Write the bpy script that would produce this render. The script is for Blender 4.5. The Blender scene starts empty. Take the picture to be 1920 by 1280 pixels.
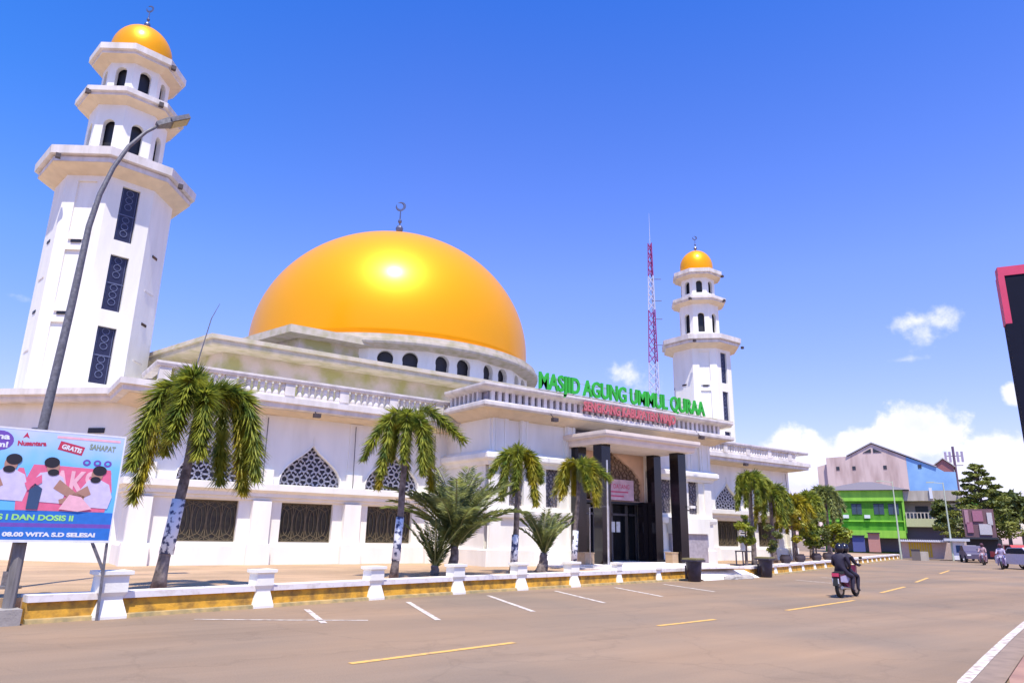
import bpy, math, random
from math import sin, cos, pi, radians, atan2, hypot, sqrt
from mathutils import Vector, Matrix
random.seed(7)
S = bpy.context.scene
COL = S.collection
# ------------------------------------------------------------------ camera
H = 1.8
F_PX, YAW, PITCH, ROLL = 1321.3, radians(36.152), radians(15.2), radians(1.159)
fw = Vector((sin(YAW)*cos(PITCH), cos(YAW)*cos(PITCH), sin(PITCH)))
rt0 = Vector((cos(YAW), -sin(YAW), 0)); up0 = rt0.cross(fw)
rt = cos(ROLL)*rt0 + sin(ROLL)*up0; up = -sin(ROLL)*rt0 + cos(ROLL)*up0
cd = bpy.data.cameras.new("camera"); cam = bpy.data.objects.new("camera", cd); COL.objects.link(cam)
cd.sensor_width = 36; cd.lens = 36*F_PX/1920; cd.clip_end = 6000; cd.clip_start = 0.1
M = Matrix.Identity(4)
for i in range(3):
    M[i][0] = rt[i]; M[i][1] = up[i]; M[i][2] = -fw[i]
M.translation = Vector((0, 0, H)); cam.matrix_world = M
S.camera = cam
# ------------------------------------------------------------------ world, sun, exposure
SUN_AZ, SUN_EL = radians(209), radians(66)
W = bpy.data.worlds.new("World"); S.world = W; W.use_nodes = True
nt = W.node_tree; N = nt.nodes; L = nt.links; N.clear()
def nd(t, **k):
    n = N.new(t)
    for a, b in k.items(): setattr(n, a, b)
    return n
def mth(op, a, b=None, c=None, clamp=False):
    n = nd('ShaderNodeMath', operation=op); n.use_clamp = clamp
    for i, v in enumerate((a, b, c)):
        if v is None: continue
        if isinstance(v, (int, float)): n.inputs[i].default_value = v
        else: L.new(v, n.inputs[i])
    return n.outputs[0]
out = nd('ShaderNodeOutputWorld'); bg = nd('ShaderNodeBackground'); bg.inputs[1].default_value = 0.12
sky = nd('ShaderNodeTexSky', sky_type='NISHITA'); sky.sun_disc = False
sky.sun_elevation = SUN_EL; sky.sun_rotation = SUN_AZ; sky.air_density = 1.0; sky.dust_density = 0.6; sky.ozone_density = 2.0
tc = nd('ShaderNodeTexCoord'); sep = nd('ShaderNodeSeparateXYZ'); L.new(tc.outputs['Generated'], sep.inputs[0])
# tint towards the saturated blue of the photo
tint = nd('ShaderNodeMix', data_type='RGBA', blend_type='MULTIPLY'); tint.inputs[0].default_value = 1
L.new(sky.outputs[0], tint.inputs[6])
grad = nd('ShaderNodeMapRange'); L.new(sep.outputs[2], grad.inputs[0])
grad.inputs[1].default_value = 0.0; grad.inputs[2].default_value = 0.75
tr = nd('ShaderNodeValToRGB'); L.new(grad.outputs[0], tr.inputs[0])
cr = tr.color_ramp; cr.elements[0].position = 0; cr.elements[0].color = (1.12, 0.84, 1.18, 1)
cr.elements[1].position = 1; cr.elements[1].color = (0.13, 0.64, 1.6, 1)
e = cr.elements.new(0.45); e.color = (0.86, 0.93, 1.6, 1)
azn = mth('ARCTAN2', sep.outputs[0], sep.outputs[1]); eln = mth('ARCSINE', sep.outputs[2])
azg = nd('ShaderNodeMapRange'); L.new(azn, azg.inputs[0]); azg.inputs[1].default_value = -.25; azg.inputs[2].default_value = .5; azg.inputs[3].default_value = .42; azg.inputs[4].default_value = 1.0
cmb = nd('ShaderNodeCombineColor'); L.new(azg.outputs[0], cmb.inputs[0]); cmb.inputs[1].default_value = .97; cmb.inputs[2].default_value = 1
fadez = nd('ShaderNodeMapRange'); L.new(sep.outputs[2], fadez.inputs[0]); fadez.inputs[1].default_value = .15; fadez.inputs[2].default_value = .5
t2 = nd('ShaderNodeMix', data_type='RGBA', blend_type='MULTIPLY'); L.new(fadez.outputs[0], t2.inputs[0]); L.new(tr.outputs[0], t2.inputs[6]); L.new(cmb.outputs[0], t2.inputs[7]); L.new(t2.outputs[2], tint.inputs[7])
def pix_dir(px, py):
    d = fw*F_PX + rt*(px-960) - up*(py-640); d.normalize(); return d
def noise(scale, detail=8, rough=0.6):
    n = nd('ShaderNodeTexNoise'); n.inputs['Scale'].default_value = scale; n.inputs['Detail'].default_value = detail
    n.inputs['Roughness'].default_value = rough; L.new(tc.outputs['Generated'], n.inputs['Vector']); return n.outputs['Fac']
nz = noise(14); nz2 = noise(42, 6)
nmix = mth('ADD', mth('MULTIPLY', nz, 1.0), mth('MULTIPLY', nz2, 0.45))
nrm = mth('SUBTRACT', nmix, 0.72)
clouds = [  # px, py, half width px, half height px, density
    (1725, 808, 105, 62, 1.5), (1505, 862, 95, 62, 1.35), (1640, 850, 130, 52, 1.1), (1860, 875, 190, 70, 1.15), (1905, 742, 38, 30, 1.0),
    (1720, 600, 100, 26, .62), (1725, 622, 40, 30, .55), (1178, 700, 48, 30, .72), (1215, 730, 45, 36, .55), (2100, 860, 160, 90, 1.2),
    (2350, 900, 260, 90, 1.2), (20, 552, 60, 10, .45), (1700, 674, 60, 7, .4), (2700, 900, 300, 120, 1.2), (1000, 1000, 400, 60, .8), (-300, 900, 300, 90, 1.1)]
acc = None
for px, py, hw, hh, dens in clouds:
    d = pix_dir(px, py); a0 = atan2(d.x, d.y); e0 = math.asin(d.z)
    d1 = pix_dir(px+hw, py); ra = max(0.01, abs(atan2(d1.x, d1.y)-a0)); d2 = pix_dir(px, py-hh); re = max(0.004, abs(math.asin(d2.z)-e0))
    u = mth('DIVIDE', mth('SUBTRACT', azn, a0), ra); v = mth('DIVIDE', mth('SUBTRACT', eln, e0), re)
    r2 = mth('SQRT', mth('ADD', mth('MULTIPLY', u, u), mth('MULTIPLY', v, v)))
    base = mth('MULTIPLY', mth('SUBTRACT', 1.0, r2), dens)
    base = mth('MULTIPLY', mth('ADD', base, mth('MULTIPLY', nrm, 2.3)), mth('LESS_THAN', r2, 2.2))
    base = mth('MULTIPLY', base, min(1, dens))
    acc = base if acc is None else mth('MAXIMUM', acc, base)
mr = nd('ShaderNodeMapRange', interpolation_type='SMOOTHSTEP'); L.new(acc, mr.inputs[0]); mr.inputs[1].default_value = 0.05; mr.inputs[2].default_value = 0.55
cm = nd('ShaderNodeMix', data_type='RGBA'); L.new(mth('MULTIPLY', mr.outputs[0], 0.93), cm.inputs[0])
L.new(tint.outputs[2], cm.inputs[6])
cc = nd('ShaderNodeMix', data_type='RGBA'); L.new(mth('MULTIPLY', mth('SUBTRACT', nz, 0.3), 1.7, clamp=True), cc.inputs[0])
cc.inputs[6].default_value = (4.8, 5.0, 6.6, 1); cc.inputs[7].default_value = (7.4, 7.2, 7.4, 1)
L.new(cc.outputs[2], cm.inputs[7])
L.new(cm.outputs[2], bg.inputs[0]); L.new(bg.outputs[0], out.inputs[0])
sd = bpy.data.lights.new("sun", 'SUN'); sd.energy = 4.2; sd.angle = radians(0.5); sd.color = (1, 0.93, 0.80)
sun = bpy.data.objects.new("sun", sd); COL.objects.link(sun)
sv = Vector((sin(SUN_AZ)*cos(SUN_EL), cos(SUN_AZ)*cos(SUN_EL), sin(SUN_EL)))
sun.rotation_euler = sv.to_track_quat('Z', 'Y').to_euler(); sun.location = sv*100
S.view_settings.view_transform = 'Standard'; S.view_settings.look = 'None'; S.view_settings.gamma = 1
S.view_settings.exposure = 0.62
# ------------------------------------------------------------------ materials
MATS = {}
def mat(name, col, rough=.8, metal=0, var=.12, scale=6, col2=None, bump=0, spec=.5, trans=0, streak=False, lo=.35, hi=.65, bscale=None, coat=0):
    if name in MATS: return MATS[name]
    m = bpy.data.materials.new(name); m.use_nodes = True; n = m.node_tree.nodes; l = m.node_tree.links
    b = n['Principled BSDF']; b.inputs['Roughness'].default_value = rough; b.inputs['Metallic'].default_value = metal
    b.inputs['Specular IOR Level'].default_value = spec; b.inputs['Coat Weight'].default_value = coat
    t = n.new('ShaderNodeTexCoord'); g = n.new('ShaderNodeNewGeometry')
    z = n.new('ShaderNodeTexNoise'); z.inputs['Scale'].default_value = scale; z.inputs['Detail'].default_value = 7
    vec = g.outputs['Position']
    if streak:
        mp = n.new('ShaderNodeMapping'); mp.inputs['Scale'].default_value = (1, 1, .18); l.new(vec, mp.inputs[0]); vec = mp.outputs[0]
    l.new(vec, z.inputs['Vector'])
    rp = n.new('ShaderNodeValToRGB'); l.new(z.outputs['Fac'], rp.inputs[0])
    c2 = col2 or tuple(x*(1-var*2) for x in col)
    rp.color_ramp.elements[0].position = lo; rp.color_ramp.elements[1].position = hi
    rp.color_ramp.elements[0].color = (*c2, 1); rp.color_ramp.elements[1].color = (*col, 1)
    l.new(rp.outputs[0], b.inputs['Base Color'])
    if trans:
        b.inputs['Transmission Weight'].default_value = 0
        tl = n.new('ShaderNodeBsdfTranslucent'); mx = n.new('ShaderNodeMixShader'); mx.inputs[0].default_value = trans
        l.new(rp.outputs[0], tl.inputs[0]); l.new(b.outputs[0], mx.inputs[1]); l.new(tl.outputs[0], mx.inputs[2]); l.new(mx.outputs[0], n['Material Output'].inputs[0])
    if bump:
        z2 = n.new('ShaderNodeTexNoise'); z2.inputs['Scale'].default_value = bscale or scale*8; z2.inputs['Detail'].default_value = 5; l.new(g.outputs['Position'], z2.inputs['Vector'])
        bp = n.new('ShaderNodeBump'); bp.inputs['Strength'].default_value = bump; bp.inputs['Distance'].default_value = .02; l.new(z2.outputs['Fac'], bp.inputs['Height']); l.new(bp.outputs[0], b.inputs['Normal'])
    MATS[name] = m; return m
white = mat('white_paint', (.88, .845, .765), .75, var=.05, scale=1.3, streak=True, bump=.15, bscale=20)
def grime(m, am=.07):
    n = m.node_tree.nodes; l = m.node_tree.links; b = n['Principled BSDF']; src = b.inputs['Base Color'].links[0].from_socket
    g = n.new('ShaderNodeNewGeometry'); mp = n.new('ShaderNodeMapping'); mp.inputs['Scale'].default_value = (1.7, 1.7, .4); l.new(g.outputs['Position'], mp.inputs[0])
    z = n.new('ShaderNodeTexNoise'); z.inputs['Scale'].default_value = 1; z.inputs['Detail'].default_value = 8; z.inputs['Roughness'].default_value = .65; l.new(mp.outputs[0], z.inputs['Vector'])
    rp = n.new('ShaderNodeValToRGB'); l.new(z.outputs['Fac'], rp.inputs[0]); rp.color_ramp.elements[0].position = .30; rp.color_ramp.elements[1].position = .55
    rp.color_ramp.elements[0].color = (1-am*2.2, 1-am*2.4, 1-am*3.2, 1); rp.color_ramp.elements[1].color = (1, 1, 1, 1)
    mx = n.new('ShaderNodeMix'); mx.data_type = 'RGBA'; mx.blend_type = 'MULTIPLY'; mx.inputs[0].default_value = 1; l.new(src, mx.inputs[6]); l.new(rp.outputs[0], mx.inputs[7]); l.new(mx.outputs[2], b.inputs['Base Color'])
grime(white, .03)
cream = mat('soffit_bounce_tint', (.76, .62, .44), .8, var=.06, scale=2)  # cream tint puts the warm light bounced off the ground into the colour
rail_w = mat('rail_paint', (.76, .70, .66), .75, var=.10, scale=2.2, streak=True)
grime(rail_w, .08)
stained = mat('stained_wall', (.64, .55, .50), .85, scale=.8, col2=(.42, .40, .17), streak=False, lo=.38, hi=.62)
eave_m = mat('weathered_eave', (.60, .52, .42), .85, scale=1.8, col2=(.46, .41, .26), lo=.35, hi=.6)
grey_roof = mat('grey_roof', (.30, .29, .31), .7, scale=3)
gold = mat('gold_dome_paint', (1.0, .40, .0), .40, metal=.30, scale=60, var=.02, spec=.25, coat=.28)
gold.node_tree.nodes['Principled BSDF'].inputs['Coat Roughness'].default_value = .24
gold.node_tree.nodes['Principled BSDF'].inputs['Specular Tint'].default_value = (1, .9, .55, 1)
dark = mat('dark_opening', (.015, .015, .022), .5, scale=3)
black_g = mat('black_granite', (.012, .010, .014), .12, scale=30, var=.2, spec=.5)
glassd = mat('dark_glass', (.01, .012, .016), .06, scale=3, spec=.6)
olive = mat('window_dark', (.05, .045, .022), .35, scale=5, col2=(.02, .016, .012))
tan = mat('grille_tan', (.15, .115, .065), .6, scale=12)
lat_l = mat('lattice_light', (.55, .52, .55), .7, scale=8)
lat_d = mat('lattice_backing', (.045, .04, .055), .7, scale=8)
lat_brown = mat('lattice_brown', (.22, .15, .10), .7, scale=8)
peach = mat('peach_render', (.78, .52, .36), .8, scale=2, var=.05)
navy = mat('minaret_screen', (.018, .020, .06), .45, scale=10)
navy_l = mat('screen_pattern', (.12, .14, .25), .6, scale=10)
asphalt = mat('asphalt', (.315, .200, .115), .92, scale=.2, col2=(.215, .155, .105), bump=.35, bscale=70, lo=.3, hi=.7)
plaza_m = mat('plaza_paving', (.48, .31, .18), .9, scale=.5, col2=(.36, .24, .14), bump=.2, bscale=40)
dirt = mat('dirt', (.30, .21, .14), .95, scale=.4, var=.2)
ygold = mat('ochre_stone', (.66, .34, .03), .85, scale=4, col2=(.30, .16, .03), bump=.9, bscale=9, lo=.35, hi=.6)
coping_m = mat('coping_white', (.78, .72, .68), .8, scale=5, col2=(.58, .50, .44), lo=.25, hi=.5)
yline = mat('road_paint_yellow', (.75, .42, .10), .85, scale=7, col2=(.45, .28, .13), lo=.3, hi=.5)
wline = mat('road_paint_white', (.66, .58, .50), .85, scale=7, col2=(.36, .27, .22), lo=.35, hi=.55)
def rich(m, fine=45, amt=.16, big=.12, bamt=.18, stretch=None):
    n = m.node_tree.nodes; l = m.node_tree.links; b = n['Principled BSDF']; src = b.inputs['Base Color'].links[0].from_socket
    g = n.new('ShaderNodeNewGeometry'); last = src
    for sc_, am, rot in ((fine, amt, 0), (big, bamt, .3)):
        mp = n.new('ShaderNodeMapping'); l.new(g.outputs['Position'], mp.inputs[0]); mp.inputs['Rotation'].default_value = (0, 0, -rot)
        if rot: mp.inputs['Scale'].default_value = (.35, 3.2, 1)
        z = n.new('ShaderNodeTexNoise'); z.inputs['Scale'].default_value = sc_; z.inputs['Detail'].default_value = 6; z.inputs['Roughness'].default_value = .7; l.new(mp.outputs[0], z.inputs['Vector'])
        mr_ = n.new('ShaderNodeMapRange'); l.new(z.outputs['Fac'], mr_.inputs[0]); mr_.inputs[1].default_value = .3; mr_.inputs[2].default_value = .7; mr_.inputs[3].default_value = 1-am; mr_.inputs[4].default_value = 1+am
        mx = n.new('ShaderNodeVectorMath'); mx.operation = 'SCALE'; l.new(last, mx.inputs[0]); l.new(mr_.outputs[0], mx.inputs['Scale']); last = mx.outputs[0]
    # hairline cracks
    v = n.new('ShaderNodeTexVoronoi'); v.feature = 'DISTANCE_TO_EDGE'; v.inputs['Scale'].default_value = .33
    z = n.new('ShaderNodeTexNoise'); z.inputs['Scale'].default_value = 1.5; z.inputs['Detail'].default_value = 6; l.new(g.outputs['Position'], z.inputs['Vector'])
    ad = n.new('ShaderNodeVectorMath'); ad.operation = 'ADD'; l.new(g.outputs['Position'], ad.inputs[0]); l.new(z.outputs['Color'], ad.inputs[1]); l.new(ad.outputs[0], v.inputs['Vector'])
    mr_ = n.new('ShaderNodeMapRange'); l.new(v.outputs['Distance'], mr_.inputs[0]); mr_.inputs[1].default_value = 0; mr_.inputs[2].default_value = .018; mr_.inputs[3].default_value = .90; mr_.inputs[4].default_value = 1
    mx = n.new('ShaderNodeVectorMath'); mx.operation = 'SCALE'; l.new(last, mx.inputs[0]); l.new(mr_.outputs[0], mx.inputs['Scale']); l.new(mx.outputs[0], b.inputs['Base Color'])
rich(asphalt); rich(plaza_m, 30, .12, .25, .2)
concrete = mat('concrete', (.40, .36, .32), .9, scale=3, bump=.4)
pole_m = mat('galvanised_pole', (.20, .19, .20), .55, metal=.3, scale=14, var=.2)
wood_p = mat('grey_timber', (.22, .20, .19), .85, scale=9, streak=True, var=.25)
trunk_m = mat('palm_trunk', (.24, .19, .17), .9, scale=6, col2=(.08, .06, .055), bump=.6, bscale=18)
trunk_g = mat('palm_crownshaft', (.20, .24, .08), .7, scale=6, var=.2)
leaf_a = mat('palm_leaf', (.42, .43, .05), .5, scale=3.5, col2=(.08, .14, .02), trans=.45)
leaf_b = mat('palm_leaf_yellow', (.48, .38, .02), .5, scale=2.5, col2=(.17, .19, .015), trans=.35)
leaf_d = mat('date_leaf', (.33, .36, .09), .55, scale=3.5, col2=(.08, .11, .04), trans=.3)
leaf_t = mat('tree_leaf', (.19, .21, .03), .6, scale=.8, col2=(.05, .075, .015), trans=.25)
leaf_c = mat('conifer_leaf', (.26, .27, .04), .6, scale=.8, col2=(.07, .10, .02), trans=.25)
leaf_y = mat('bush_leaf', (.38, .40, .03), .55, scale=2, col2=(.08, .13, .02), trans=.3)
green_p = mat('green_letter', (.03, .42, .03), .5, scale=20, var=.05)
red_p = mat('red_letter', (.55, .13, .15), .6, scale=20, var=.05)
plastic_b = mat('bin_plastic', (.030, .025, .05), .35, scale=8, var=.2)
soilm = mat('bin_lid_olive', (.26, .22, .09), .7, scale=8)
rubber = mat('rubber', (.012, .012, .012), .7, scale=20)
chrome = mat('chrome', (.5, .5, .52), .25, metal=1, scale=20, var=.05)
def plain(n, c, r=.7, **k): return mat(n, c, r, var=.06, scale=9, **k)
# ------------------------------------------------------------------ mesh builder
class MB:
    def __init__(s): s.v = []; s.f = []
    def add(s, vs, fs):
        o = len(s.v); s.v += [tuple(p) for p in vs]; s.f += [tuple(i+o for i in f) for f in fs]; return s
    def box(s, x0, x1, y0, y1, z0, z1):
        return s.add([(x0,y0,z0),(x1,y0,z0),(x1,y1,z0),(x0,y1,z0),(x0,y0,z1),(x1,y0,z1),(x1,y1,z1),(x0,y1,z1)],
            [(0,3,2,1),(4,5,6,7),(0,1,5,4),(1,2,6,5),(2,3,7,6),(3,0,4,7)])
    def prism(s, poly, z0, z1, inset=0):
        n = len(poly); cx = sum(p[0] for p in poly)/n; cy = sum(p[1] for p in poly)/n
        t = [(p[0]+(cx-p[0])*inset, p[1]+(cy-p[1])*inset) for p in poly]
        return s.add([(p[0],p[1],z0) for p in poly]+[(p[0],p[1],z1) for p in t], [tuple(range(n))[::-1], tuple(range(n, 2*n))]+[(i,(i+1)%n,n+(i+1)%n,n+i) for i in range(n)])
    def slab_xz(s, poly, y0, y1):   # polygon in x,z given counterclockwise seen from -y
        n = len(poly)
        return s.add([(p[0],y0,p[1]) for p in poly]+[(p[0],y1,p[1]) for p in poly], [tuple(range(n)), tuple(range(n, 2*n))[::-1]]+[((i+1)%n,i,n+i,n+(i+1)%n) for i in range(n)])
    def lathe(s, prof, cx=0, cy=0, n=24, a0=0, caps=True):
        m = len(prof); vs = []
        for r, z in prof:
            for k in range(n):
                a = a0+2*pi*k/n; vs.append((cx+r*cos(a), cy+r*sin(a), z))
        fs = []
        for j in range(m-1):
            for k in range(n):
                a, b = j*n+k, j*n+(k+1) % n; fs.append((a, b, b+n, a+n))
        if caps: fs += [tuple(range(n))[::-1], tuple(range((m-1)*n, m*n))]
        return s.add(vs, fs)
    def tube(s, pts, r, n=8, caps=True):
        pts = [Vector(p) for p in pts]; rs = r if isinstance(r, (list, tuple)) else [r]*len(pts); vs = []
        T_ = [(pts[min(i+1, len(pts)-1)]-pts[max(i-1, 0)]).normalized() for i in range(len(pts))]
        ref = min((Vector((1,0,0)), Vector((0,1,0)), Vector((0,0,1))), key=lambda q: max(abs(q.dot(t)) for t in T_))
        for i, p in enumerate(pts):
            t = T_[i]; a = t.cross(ref).normalized(); b = a.cross(t)
            for k in range(n):
                q = 2*pi*k/n; vs.append(p+(a*cos(q)+b*sin(q))*rs[i])
        fs = [(i*n+k, i*n+(k+1)%n, (i+1)*n+(k+1)%n, (i+1)*n+k) for i in range(len(pts)-1) for k in range(n)]
        if caps: fs += [tuple(range(n))[::-1], tuple(range((len(pts)-1)*n, len(pts)*n))]
        return s.add(vs, fs)
    def bar(s, a, b, w, d=None): # rectangular bar
        a = Vector(a); b = Vector(b); t = (b-a).normalized(); u = t.cross(Vector((0,0,1)))
        if u.length < .05: u = Vector((1,0,0))
        u.normalize(); v = u.cross(t); d = d or w; vs = []
        for p in (a, b):
            for i, j in ((-1,-1),(1,-1),(1,1),(-1,1)): vs.append(p+u*i*w/2+v*j*d/2)
        return s.add(vs, [(0,3,2,1),(4,5,6,7),(0,1,5,4),(1,2,6,5),(2,3,7,6),(3,0,4,7)])
    def sweep(s, path, prof, closed=False):  # path counterclockwise in plan, prof = [(out, z)]
        n = len(path); m = len(prof); P = [Vector(p) for p in path]; vs = []
        def nrm(a, b): d = (b-a).normalized(); return Vector((d.y, -d.x))
        for i in range(n):
            if closed or 0 < i < n-1:
                n1 = nrm(P[i-1], P[i]); n2 = nrm(P[i], P[(i+1) % n]); k = n1+n2; k = k/max(.15, k.length_squared)*2
            elif i == 0: k = nrm(P[0], P[1])
            else: k = nrm(P[-2], P[-1])
            for o, z in prof: vs.append((P[i].x+k.x*o, P[i].y+k.y*o, z))
        fs = []
        for i in range(n if closed else n-1):
            j = (i+1) % n
            for q in range(m): a, b = q, (q+1) % m; fs.append((i*m+a, j*m+a, j*m+b, i*m+b))
        if not closed: fs += [tuple(range(m)), tuple(range((n-1)*m, n*m))[::-1]]
        return s.add(vs, fs)
    def xf(s, fn): s.v = [tuple(fn(Vector(p))) for p in s.v]; return s
    def join(s, o): return s.add(o.v, o.f)
    def build(s, name, m, parent=None, smooth=False, local=False):
        me = bpy.data.meshes.new(name); vs = s.v
        if parent is not None and not local:
            mi = parent_mat(parent).inverted(); vs = [tuple(mi @ Vector(p)) for p in vs]
        me.from_pydata(vs, [], s.f); me.materials.append(m)
        if smooth: me.shade_smooth()
        o = bpy.data.objects.new(name, me); COL.objects.link(o)
        if parent is not None: o.parent = parent
        return o
def parent_mat(o):
    m = Matrix.Identity(4)
    while o is not None:
        m = Matrix.LocRotScale(o.location, o.rotation_euler, None) @ m; o = o.parent
    return m
def tag(o, label, cat, group=None):
    o['label'] = label; o['category'] = cat
    if group: o['group'] = group
    return o
def thing(name, label, cat, loc=(0,0,0), rz=0, group=None):
    o = bpy.data.objects.new(name, None); COL.objects.link(o); o.location = loc; o.rotation_euler = (0,0,rz); o.empty_display_size = .3
    return tag(o, label, cat, group)
def struct(o): o['kind'] = 'structure'; return o
def copy_tree(o, parent=None):
    c = o.copy(); COL.objects.link(c)
    if parent is not None: c.parent = parent
    for ch in list(o.children): copy_tree(ch, c)
    return c
def dup(o, loc, rz, label, scale=1, group=None):
    c = copy_tree(o); c.location = loc; c.rotation_euler = (0,0,rz); c.scale = (scale,)*3; c['label'] = label
    if group: c['group'] = group
    return c
def text_mb(txt, size, depth=.05, bold=.0, cx=0, width=None, space=1.0):
    """letters in x,z plane facing -y, baseline z=0, centred on x=cx; returns MB"""
    cu = bpy.data.curves.new('t', 'FONT'); cu.body = txt; cu.size = size; cu.extrude = depth/2; cu.offset = bold; cu.align_x = 'CENTER'; cu.space_character = space
    ob = bpy.data.objects.new('t', cu); COL.objects.link(ob)
    dg = bpy.context.evaluated_depsgraph_get(); me = bpy.data.meshes.new_from_object(ob.evaluated_get(dg))
    mb = MB(); xs = [v.co.x for v in me.vertices]; k = 1
    if width: k = width/(max(xs)-min(xs))
    mb.add([(v.co.x*k+cx, -v.co.z, v.co.y) for v in me.vertices], [tuple(p.vertices) for p in me.polygons])
    bpy.data.objects.remove(ob); bpy.data.curves.remove(cu); return mb
# arch panel: a wall panel in a local frame (u along, d into wall, z up) with one opening
def arch_panel(u0, u1, z0, z1, cu, zb, half, depth):
    """half: list of (du,dz) from bottom to apex (du=0); wall face at d=0"""
    m = MB(); top = zb+half[-1][1]
    q = lambda *p: m.add([(a, 0, b) for a, b in p], [tuple(range(len(p)))])
    if zb > z0+1e-4: q((u0,z0),(u1,z0),(u1,zb),(u0,zb))
    if z1 > top+1e-4: q((u0,top),(u1,top),(u1,z1),(u0,z1))
    for (a, b), (c, d) in zip(half[:-1], half[1:]):
        if d-b > 1e-5:
            q((u0,zb+b),(cu-a,zb+b),(cu-c,zb+d),(u0,zb+d)); q((cu+a,zb+b),(u1,zb+b),(u1,zb+d),(cu+c,zb+d))
        for sg in (-1, 1):
            p = [(cu+sg*a,0,zb+b),(cu+sg*a,depth,zb+b),(cu+sg*c,depth,zb+d),(cu+sg*c,0,zb+d)]
            m.add(p if sg < 0 else p[::-1], [(0,1,2,3)])
    a = half[0][0]; m.add([(cu-a,0,zb),(cu+a,0,zb),(cu+a,depth,zb),(cu-a,depth,zb)], [(0,1,2,3)])
    return m
def round_half(w, h, n=7):
    return [(w, 0), (w, h-w)]+[(w*cos(pi/2*k/n), h-w+w*sin(pi/2*k/n)) for k in range(1, n+1)]
def moor_half(w, h, n=8): # horseshoe arch
    r = w*1.0; zc = h-r; k0 = -.5
    return [(w*.93, 0), (w*.93, zc-r*.40)]+[(r*cos(a), zc+r*sin(a)) for a in [-.36+(pi/2+.36)*k/n for k in range(n+1)]]
def rect_half(w, h): return [(w, 0), (w, h), (0, h)]
def ogee_half(w, h):
    return [(w,0),(w*.99,h*.12),(w*.95,h*.24),(w*.86,h*.37),(w*.71,h*.50),(w*.54,h*.61),(w*.37,h*.71),(w*.21,h*.81),(w*.09,h*.91),(0,h)]
def inside_half(half, u, z):
    if z < 0 or z > half[-1][1]: return False
    for (a, b), (c, d) in zip(half[:-1], half[1:]):
        if b <= z <= d and d > b: return abs(u) <= a+(c-a)*(z-b)/(d-b)-.01
    return False
def lattice(half, cell=.42, bw=.045, dep=.04, grow=6):
    """star and ring pattern inside an opening, local u,z; d centred on 0"""
    m = MB(); W_ = max(a for a, b in half); Hh = half[-1][1]; segs = []
    nx = int(W_/cell)+2; nz_ = int(Hh/(cell*.9))+2
    for j in range(nz_):
        for i in range(-nx, nx+1):
            cu = (i+(j % 2)*.5)*cell; cz = cell*.45+j*cell*.9
            if abs(cu) > W_+cell: continue
            for k in range(8):
                a, b = 2*pi*k/8, 2*pi*(k+1)/8; r = cell*.27
                segs.append((cu+r*cos(a), cz+r*sin(a), cu+r*cos(b), cz+r*sin(b)))
            for k in range(4):
                a = pi/4+pi/2*k
                segs.append((cu+cell*.27*cos(a), cz+cell*.27*sin(a), cu+cell*.56*cos(a), cz+cell*.56*sin(a)))
                a = pi/2*k
                segs.append((cu+cell*.27*cos(a), cz+cell*.27*sin(a), cu+cell*.5*cos(a), cz+cell*.5*sin(a)))
    for x0, z0, x1, z1 in segs:
        L_ = hypot(x1-x0, z1-z0); k = max(1, int(L_/.07))
        for q in range(k):
            a = q/k; b = (q+1)/k
            if inside_half(half, x0+(x1-x0)*(a+b)/2, z0+(z1-z0)*(a+b)/2):
                m.bar((x0+(x1-x0)*a, 0, z0+(z1-z0)*a), (x0+(x1-x0)*b, 0, z0+(z1-z0)*b), dep, bw)
    return m
def fill_half(half, d=0):
    return [( a, d, b) for a, b in half]+[(-a, d, b) for a, b in half[::-1] if a > 1e-6]
def frame_xf(ox, oy, oz, ang):
    """local (u, d, z) -> world; u along direction ang (from +x, ccw), d = into the wall (left-hand normal)"""
    ca, sa = cos(ang), sin(ang)
    return lambda p: (ox+p.x*ca-p.y*sa, oy+p.x*sa+p.y*ca, oz+p.z)
# ================================================================== ground, road, plaza
g = MB().add([(-1500,-1500,-.03),(2500,-1500,-.03),(2500,2500,-.03),(-1500,2500,-.03)], [(0,1,2,3)]); struct(g.build('ground', dirt))
wall_pts = [(-9,14.9),(-2.5,16.0),(2.43,16.97),(5.72,17.73),(9.0,18.5),(12.04,19.15),(14.8,19.62),(17.5,20.05),(20.2,20.5),(22.9,20.95),(25.4,21.4)]
wall2_pts = [(30.2,21.75),(34.81,23.05),(39.95,24.7),(45.35,26.5),(51.5,28.6),(57.98,30.85),(67,34.0),(77,37.3)]
right_edge = [(-30,-9),(-6,-2.2),(4,2.0),(10.9,4.6),(13.9,5.4),(16.6,6.1),(20.2,7.0),(30,9.3),(42,12.4),(60,17.2),(90,26),(140,42),(230,72)]
road_left = wall_pts+wall2_pts+[(90,42.5),(140,63),(230,100)]
rl = [(-30,10.5)]+road_left
r = MB(); poly = right_edge+rl[::-1]
r.add([(x, y, .0) for x, y in poly], [tuple(range(len(poly)))]); struct(r.build('road', asphalt))
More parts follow.
